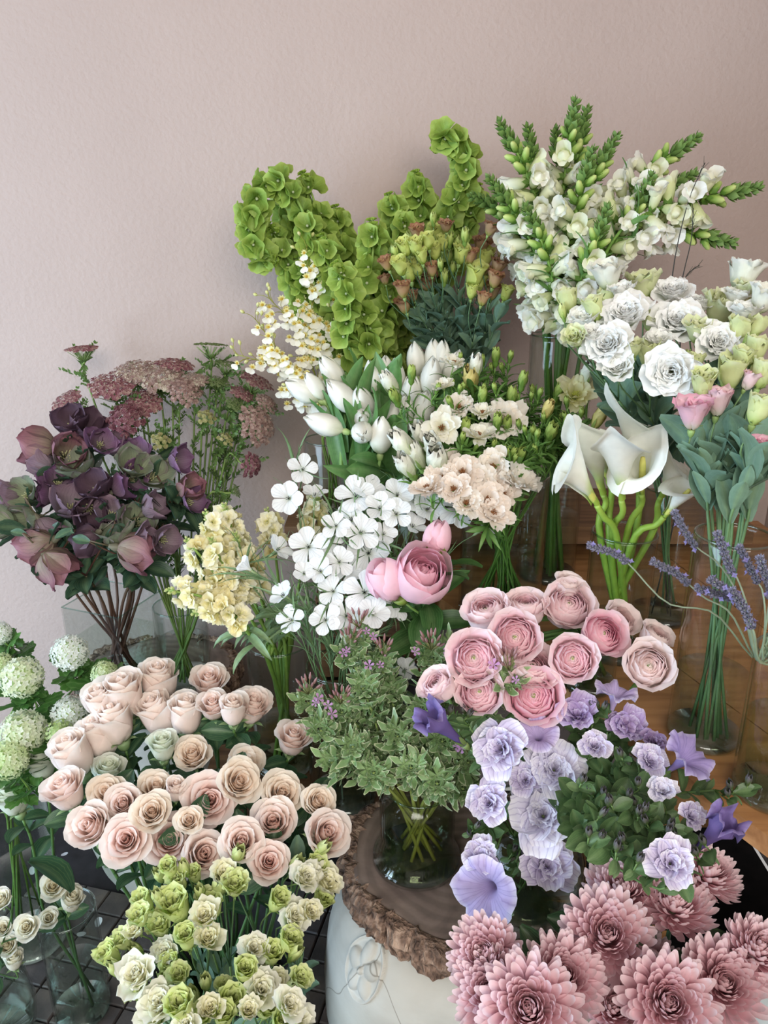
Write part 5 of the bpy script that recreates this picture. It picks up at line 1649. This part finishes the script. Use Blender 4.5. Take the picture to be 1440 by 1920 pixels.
# ---- pink ranunculus
for x, y, d, k, rx, v in [(913, 1150, 88, .3, -.2, 1), (986, 1142, 80, .25, 0, 1), (1064, 1138, 96, .55, .1, 1), (966, 1196, 96, .85, .05, 0), (1128, 1190, 86, .7, .3, 3), (1160, 1165, 70, .5, .5, 2), (1073, 1236, 88, .9, .05, 0), (1215, 1250, 92, .85, .15, 2), (1227, 1196, 62, .3, .5, 2), (890, 1236, 102, .85, -.1, 0), (995, 1256, 100, .55, .1, 1), (1000, 1306, 108, .85, 0, 3), (899, 1300, 88, .7, -.1, 0), (823, 1288, 72, .3, -.6, 1), (1064, 1098, 52, .2, .2, 2)]:
    P = at(x, y, ylerp(y, 1098, 1.03, 1306, .88))
    ax = facing(P, k, rx)
    spray('ranunculus', V_RAN, [(P, ax, RAN[v], metres(d * 1.08, P), None)], ['rosy pink', 'soft pink', 'pale blush', 'deep pink'][v] + ' ranunculus', 'ranunculus', 'pink ranunculus', 'pink ranunculus bunch', .0030, lambda t, u: mixc('4c7034', '6d9050', t), leaf=LF_FINE, nleaf=2, lr=(.5, .8))

# ---- petunias
it = [(936, 1402, 98, 'd0', .75, -.2), (1009, 1384, 62, 't0', .5, 0), (1041, 1439, 98, 'd1', .7, .1), (1018, 1526, 124, 'd1', .85, 0), (915, 1503, 76, 'd0', .75, -.3), (1027, 1622, 94, 'd0', .8, .1), (922, 1663, 104, 't0', .35, -.2), (830, 1362, 60, 't2', .2, -.9), (1082, 1338, 72, 'd2', .4, 0), (1151, 1315, 66, 't0', -.3, .1), (1179, 1361, 66, 'd2', .5, .2), (1115, 1397, 54, 'd0', .6, .1), (1220, 1425, 60, 'd0', .6, .2),
      (1275, 1430, 84, 't1', .3, .6), (1243, 1480, 50, 'd1', .5, .1), (1298, 1530, 48, 'd0', .6, .3), (1339, 1562, 60, 't2', .3, .5), (1257, 1617, 84, 'd0', .8, .1), (904, 1604, 62, 'd0', .7, -.3), (1160, 1360, 50, 'd3', .5, 0), (1225, 1390, 46, 'd3', .4, .2), (985, 1460, 60, 'd0', .7, -.1)]
TB = {'d0': PET[0], 'd1': PET[1], 'd2': PET[2], 'd3': PET[3], 't0': TRUMP[0], 't1': TRUMP[1], 't2': TRUMP[2]}


def pet_Y(x, y, Y):
    a = PITCH + math.atan((y - 960) / FPX)
    return min(Y, (CAM_Z - TABLE_Z) / math.tan(a) - .07) if x > 1080 else Y


for x, y, d, v, k, rx in it:
    P = at(x, y, pet_Y(x, y, ylerp(y, 1315, .88, 1663, .80)))
    ax = facing(P, k, rx, -.8 if v == 't0' and y > 1600 else 0)
    spray('petunia', V_PET, [(P, ax, TB[v], metres(d * 1.22, P), None)], {'d0': 'double lilac', 'd1': 'large pale double', 'd2': 'double violet', 'd3': 'dusky violet', 't0': 'single veined lilac', 't1': 'violet trumpet', 't2': 'closed dark violet'}[v] + ' petunia', 'petunia', 'petunias', 'petunia bunch', .0017, lambda t, u: mixc('52703a', '77945a', t), leaf=LF_PET, nleaf=8, lr=(.55, .95), lsize=.72)
for x, y, look in [(1130, 1520, 'leafy'), (1180, 1480, 'leafy'), (1210, 1540, 'leafy'), (1150, 1590, 'leafy'), (1110, 1470, 'leafy'), (1250, 1560, 'leafy'), (860, 1320, 'leafy'), (960, 1610, 'leafy'), (1380, 1480, 'trailing leafy'), (1290, 1590, 'leafy'), (1180, 1420, 'leafy'), (1100, 1560, 'leafy'), (1130, 1340, 'leafy'), (900, 1560, 'leafy'), (1195, 1610, 'leafy')]:
    P = at(x, y, pet_Y(x, y, .86) + .01)
    hs = [(P + Vector((random.uniform(-.015, .015), random.uniform(-.015, .01), random.uniform(-.01, .02))), facing(P, .3, random.uniform(-.4, .4)), BUD_PET, .0085, None) for _ in range(3)]
    spray('petunia', V_PET, hs, look + ' petunia shoot', 'petunia', 'petunias', 'petunia bunch', .0017, lambda t, u: mixc('52703a', '77945a', t), .03, LF_PET, 15, (.6, 1.0), .85, bl=3)

# ---- chrysanthemums
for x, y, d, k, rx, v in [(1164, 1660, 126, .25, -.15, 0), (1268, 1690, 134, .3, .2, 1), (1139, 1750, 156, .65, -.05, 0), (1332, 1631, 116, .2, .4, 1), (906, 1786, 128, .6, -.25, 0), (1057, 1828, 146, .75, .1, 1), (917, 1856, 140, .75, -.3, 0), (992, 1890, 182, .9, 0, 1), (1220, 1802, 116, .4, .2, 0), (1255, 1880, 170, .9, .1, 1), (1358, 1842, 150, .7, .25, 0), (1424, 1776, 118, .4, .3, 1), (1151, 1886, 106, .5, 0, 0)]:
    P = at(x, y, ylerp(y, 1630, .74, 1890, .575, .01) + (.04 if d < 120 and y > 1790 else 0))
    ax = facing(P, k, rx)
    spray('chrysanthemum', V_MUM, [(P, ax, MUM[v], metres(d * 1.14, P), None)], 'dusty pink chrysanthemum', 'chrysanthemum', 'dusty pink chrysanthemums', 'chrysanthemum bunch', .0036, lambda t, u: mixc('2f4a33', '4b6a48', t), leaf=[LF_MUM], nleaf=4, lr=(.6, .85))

# ---- scented geranium
for x, y, Y, fl in [(577, 1318, 1.05, 1), (655, 1228, 1.07, 1), (676, 1196, 1.08, 1), (716, 1246, 1.06, 1), (810, 1236, 1.02, 1), (840, 1215, 1.04, 0), (640, 1335, 1.03, 1), (600, 1370, 1.00, 0), (660, 1400, .97, 0), (700, 1450, .95, 0), (745, 1380, .98, 0), (790, 1330, 1.0, 0), (830, 1390, .97, 0), (880, 1430, .95, 1), (770, 1440, .94, 0), (730, 1300, 1.04, 0), (680, 1290, 1.03, 0), (870, 1480, .94, 0), (620, 1430, .98, 0), (955, 1278, .90, 1), (820, 1470, .92, 0)]:
    P = at(x, y, Y)
    rim = V_GER.rim(P)
    foot = V_GER.foot(rim)
    root = thing('scented_geranium', foot)
    path = curve([p - foot for p in [foot, rim, rim + (P - rim) * .55 + Vector((0, 0, .02)), P]], 14)
    obj('stem', Geo().add(tube(path, .0030, .0016, lambda t, u: mixc('8f8f3a', '94ab62', t * 1.8), 6, .25)).mesh('stem', M_STEM), root)
    leaves_on(root, path, LF_GER, 14, .45, .96, .95)
    for q in range(5):
        obj('leaf', random.choice(LF_GER), root, frame(P - foot, facing(P, .4), q * 1.26, random.uniform(.65, .95)))
    if fl:
        ax = facing(P, .2)
        put_bloom(root, random.choice(GER_FL), P - foot + ax * .018, ax, .05, None, 'flower_cluster')
        for q in range(2):
            obj('small_blossom', GER_STAR, root, frame(P - foot + ax * .03 + Vector((random.uniform(-.025, .025), -.012, random.uniform(-.02, .012))), facing(P, .7, random.uniform(-.4, .4)), 0, random.uniform(.7, 1.1)))
    reg('scented_geranium', root, P, ('budding' if fl else 'leafy') + ' scented geranium sprig', 'geranium', 'scented geranium sprigs', 'geranium jar', )

# ---- lavender
g = Geo()
for q in range(5):
    g.add(petal(.0085, .0048, 'oval', tab([(0, 40), (.5, 10), (1, -10)]), lambda t, u: mixc('7c8288', '908da4', t * 1.3), 3, 4, .0006), 0, Matrix.Rotation(q * 1.2566, 4, 'Z'))
LAV_BUD = g.mesh('flower_bud', M_BUD)
LAV_FL = joined([(petal(.007, .0052, 'oval', tab([(0, 40), (1, 70)]), flat('9d95cc'), 3, 3, .0006), Matrix.Rotation(q * 1.57, 4, 'Z')) for q in range(4)]).mesh('small_blossom', M_PETAL)
for pts, Y in [([(1415, 1235), (1340, 1150), (1250, 1130), (1169, 1048), (1109, 1024)], .83), ([(1418, 1235), (1370, 1150), (1320, 1120), (1270, 1077), (1229, 1055)], .80), ([(1420, 1235), (1390, 1130), (1350, 1060), (1302, 1022), (1267, 965)], .84), ([(1425, 1240), (1405, 1150), (1385, 1090), (1369, 1064), (1347, 1005)], .78),
               ([(1430, 1240), (1435, 1160), (1430, 1110), (1420, 1090), (1388, 1030)], .80), ([(1420, 1240), (1400, 1160), (1385, 1125), (1358, 1118), (1312, 1104)], .76), ([(1424, 1242), (1405, 1170), (1392, 1140), (1380, 1116), (1337, 1090)], .74), ([(1428, 1245), (1415, 1190), (1405, 1165), (1400, 1150), (1374, 1110)], .73), ([(1432, 1240), (1440, 1150), (1445, 1110), (1440, 1090), (1425, 1050)], .75)]:
    P = [at(x, y, Y + (.02 if i == 0 else 0)) for i, (x, y) in enumerate(pts)]

    def put(root, on):
        s, w = .0, 0
        while s < .052:
            p, T = on(s)
            for q in range(6):
                obj('flower_bud', LAV_BUD, root, OUT(p, T, q * PI / 3 + w * .5, .5 + random.uniform(-.1, .2), random.uniform(.7, .95), .001))
            if random.random() < .5:
                obj('small_blossom', LAV_FL, root, OUT(p, T, random.uniform(0, 6), .9, .65, .005))
            w += 1
            s += .0062
    spike('lavender', V_LAV, P, 'grey stemmed lavender', 'lavender', 'lavender stems', 'lavender bunch', put, .0016, lambda t, u: mixc('7f9270', 'a3ae9a', t), 24)

# ---- dry dark twigs behind the lisianthus
for pts in [[(1255, 620), (1263, 500), (1290, 380), (1322, 305)], [(1262, 620), (1280, 520), (1296, 450), (1300, 390)], [(1275, 620), (1282, 530), (1300, 505), (1312, 498)]]:
    P = [at(x, y, 1.34) for x, y in pts]

    def put(root, on):
        g = Geo()
        for q in range(5):
            p, T = on(.004 + q * .006)
            e = frame(p, T, q * 2.4) @ Vector((0, .006, .012))
            g.add(tube([p, (p + e) / 2, e], .0006, .0003, flat('41483c'), 4))
        obj('twig_tips', g.mesh('twig_tips', M_STEM), root)
    spike('dry_twig', V_LISB, P, 'thin dark twig', 'twig', 'dark twigs', 'white lisianthus bunch', put, .0014, flat('33332f'), 20)

# ---- petals fallen on the tiles
FP = Geo().add(petal(.022, .018, 'rose', tab([(0, 80), (1, 70)]), flat('e9ecef'), 5, 4, 0, wrap=.03, ruf=.002)).mesh('fallen_petal', M_PETAL)
for q, (x, y) in enumerate([(182, 1738), (122, 1640), (160, 1748), (118, 1600), (205, 1590), (60, 1640)]):
    a = PITCH + math.atan((y - 960) / FPX)
    P = at(x, y, (CAM_Z - .004) / math.tan(a))
    o = obj('fallen_petal', FP, None, Matrix.Translation(P) @ Matrix.Rotation(q * 1.3, 4, 'Z') @ Matrix.Rotation(.12, 4, 'X'))
    reg('fallen_petal', o, P, 'white fallen petal', 'petal', 'petals fallen on the tiles', 'scatter on the tiles')

# ------------------------------------------------------------------ labels: which one it is
ORD = ['first', 'second', 'third', 'fourth', 'fifth', 'sixth', 'seventh', 'eighth', 'ninth', 'tenth', 'eleventh', 'twelfth', 'thirteenth', 'fourteenth', 'fifteenth']
byb = {}
for lst in REG.values():
    for r_ in lst:
        byb.setdefault((r_[4], r_[6]), []).append(r_)
for (cat, bunch), lst in byb.items():
    n = len(lst)
    rows = 1 if n <= 6 else 2 if n <= 14 else 3 if n <= 24 else 4 if n <= 48 else 5
    lst = sorted(lst, key=lambda q: q[2])
    rn = {1: [''], 2: ['upper', 'lower'], 3: ['top', 'middle', 'bottom'], 4: ['top', 'second', 'third', 'bottom'], 5: ['top', 'second', 'third', 'fourth', 'bottom']}[rows]
    for i in range(rows):
        row = sorted(lst[i * n // rows:(i + 1) * n // rows], key=lambda q: q[1])
        for j, (root, x, y, look, c, grp, b) in enumerate(row):
            where = f'{rn[i]} row of the {b}' if rows > 1 else f'in the {b}'
            pos = 'leftmost' if j == 0 and len(row) > 1 else 'rightmost' if j == len(row) - 1 and len(row) > 1 else f'{ORD[j]} from left'
            tag(root, f'{look}, {pos}{"," if rows > 1 else ""} {where}', c, grp)
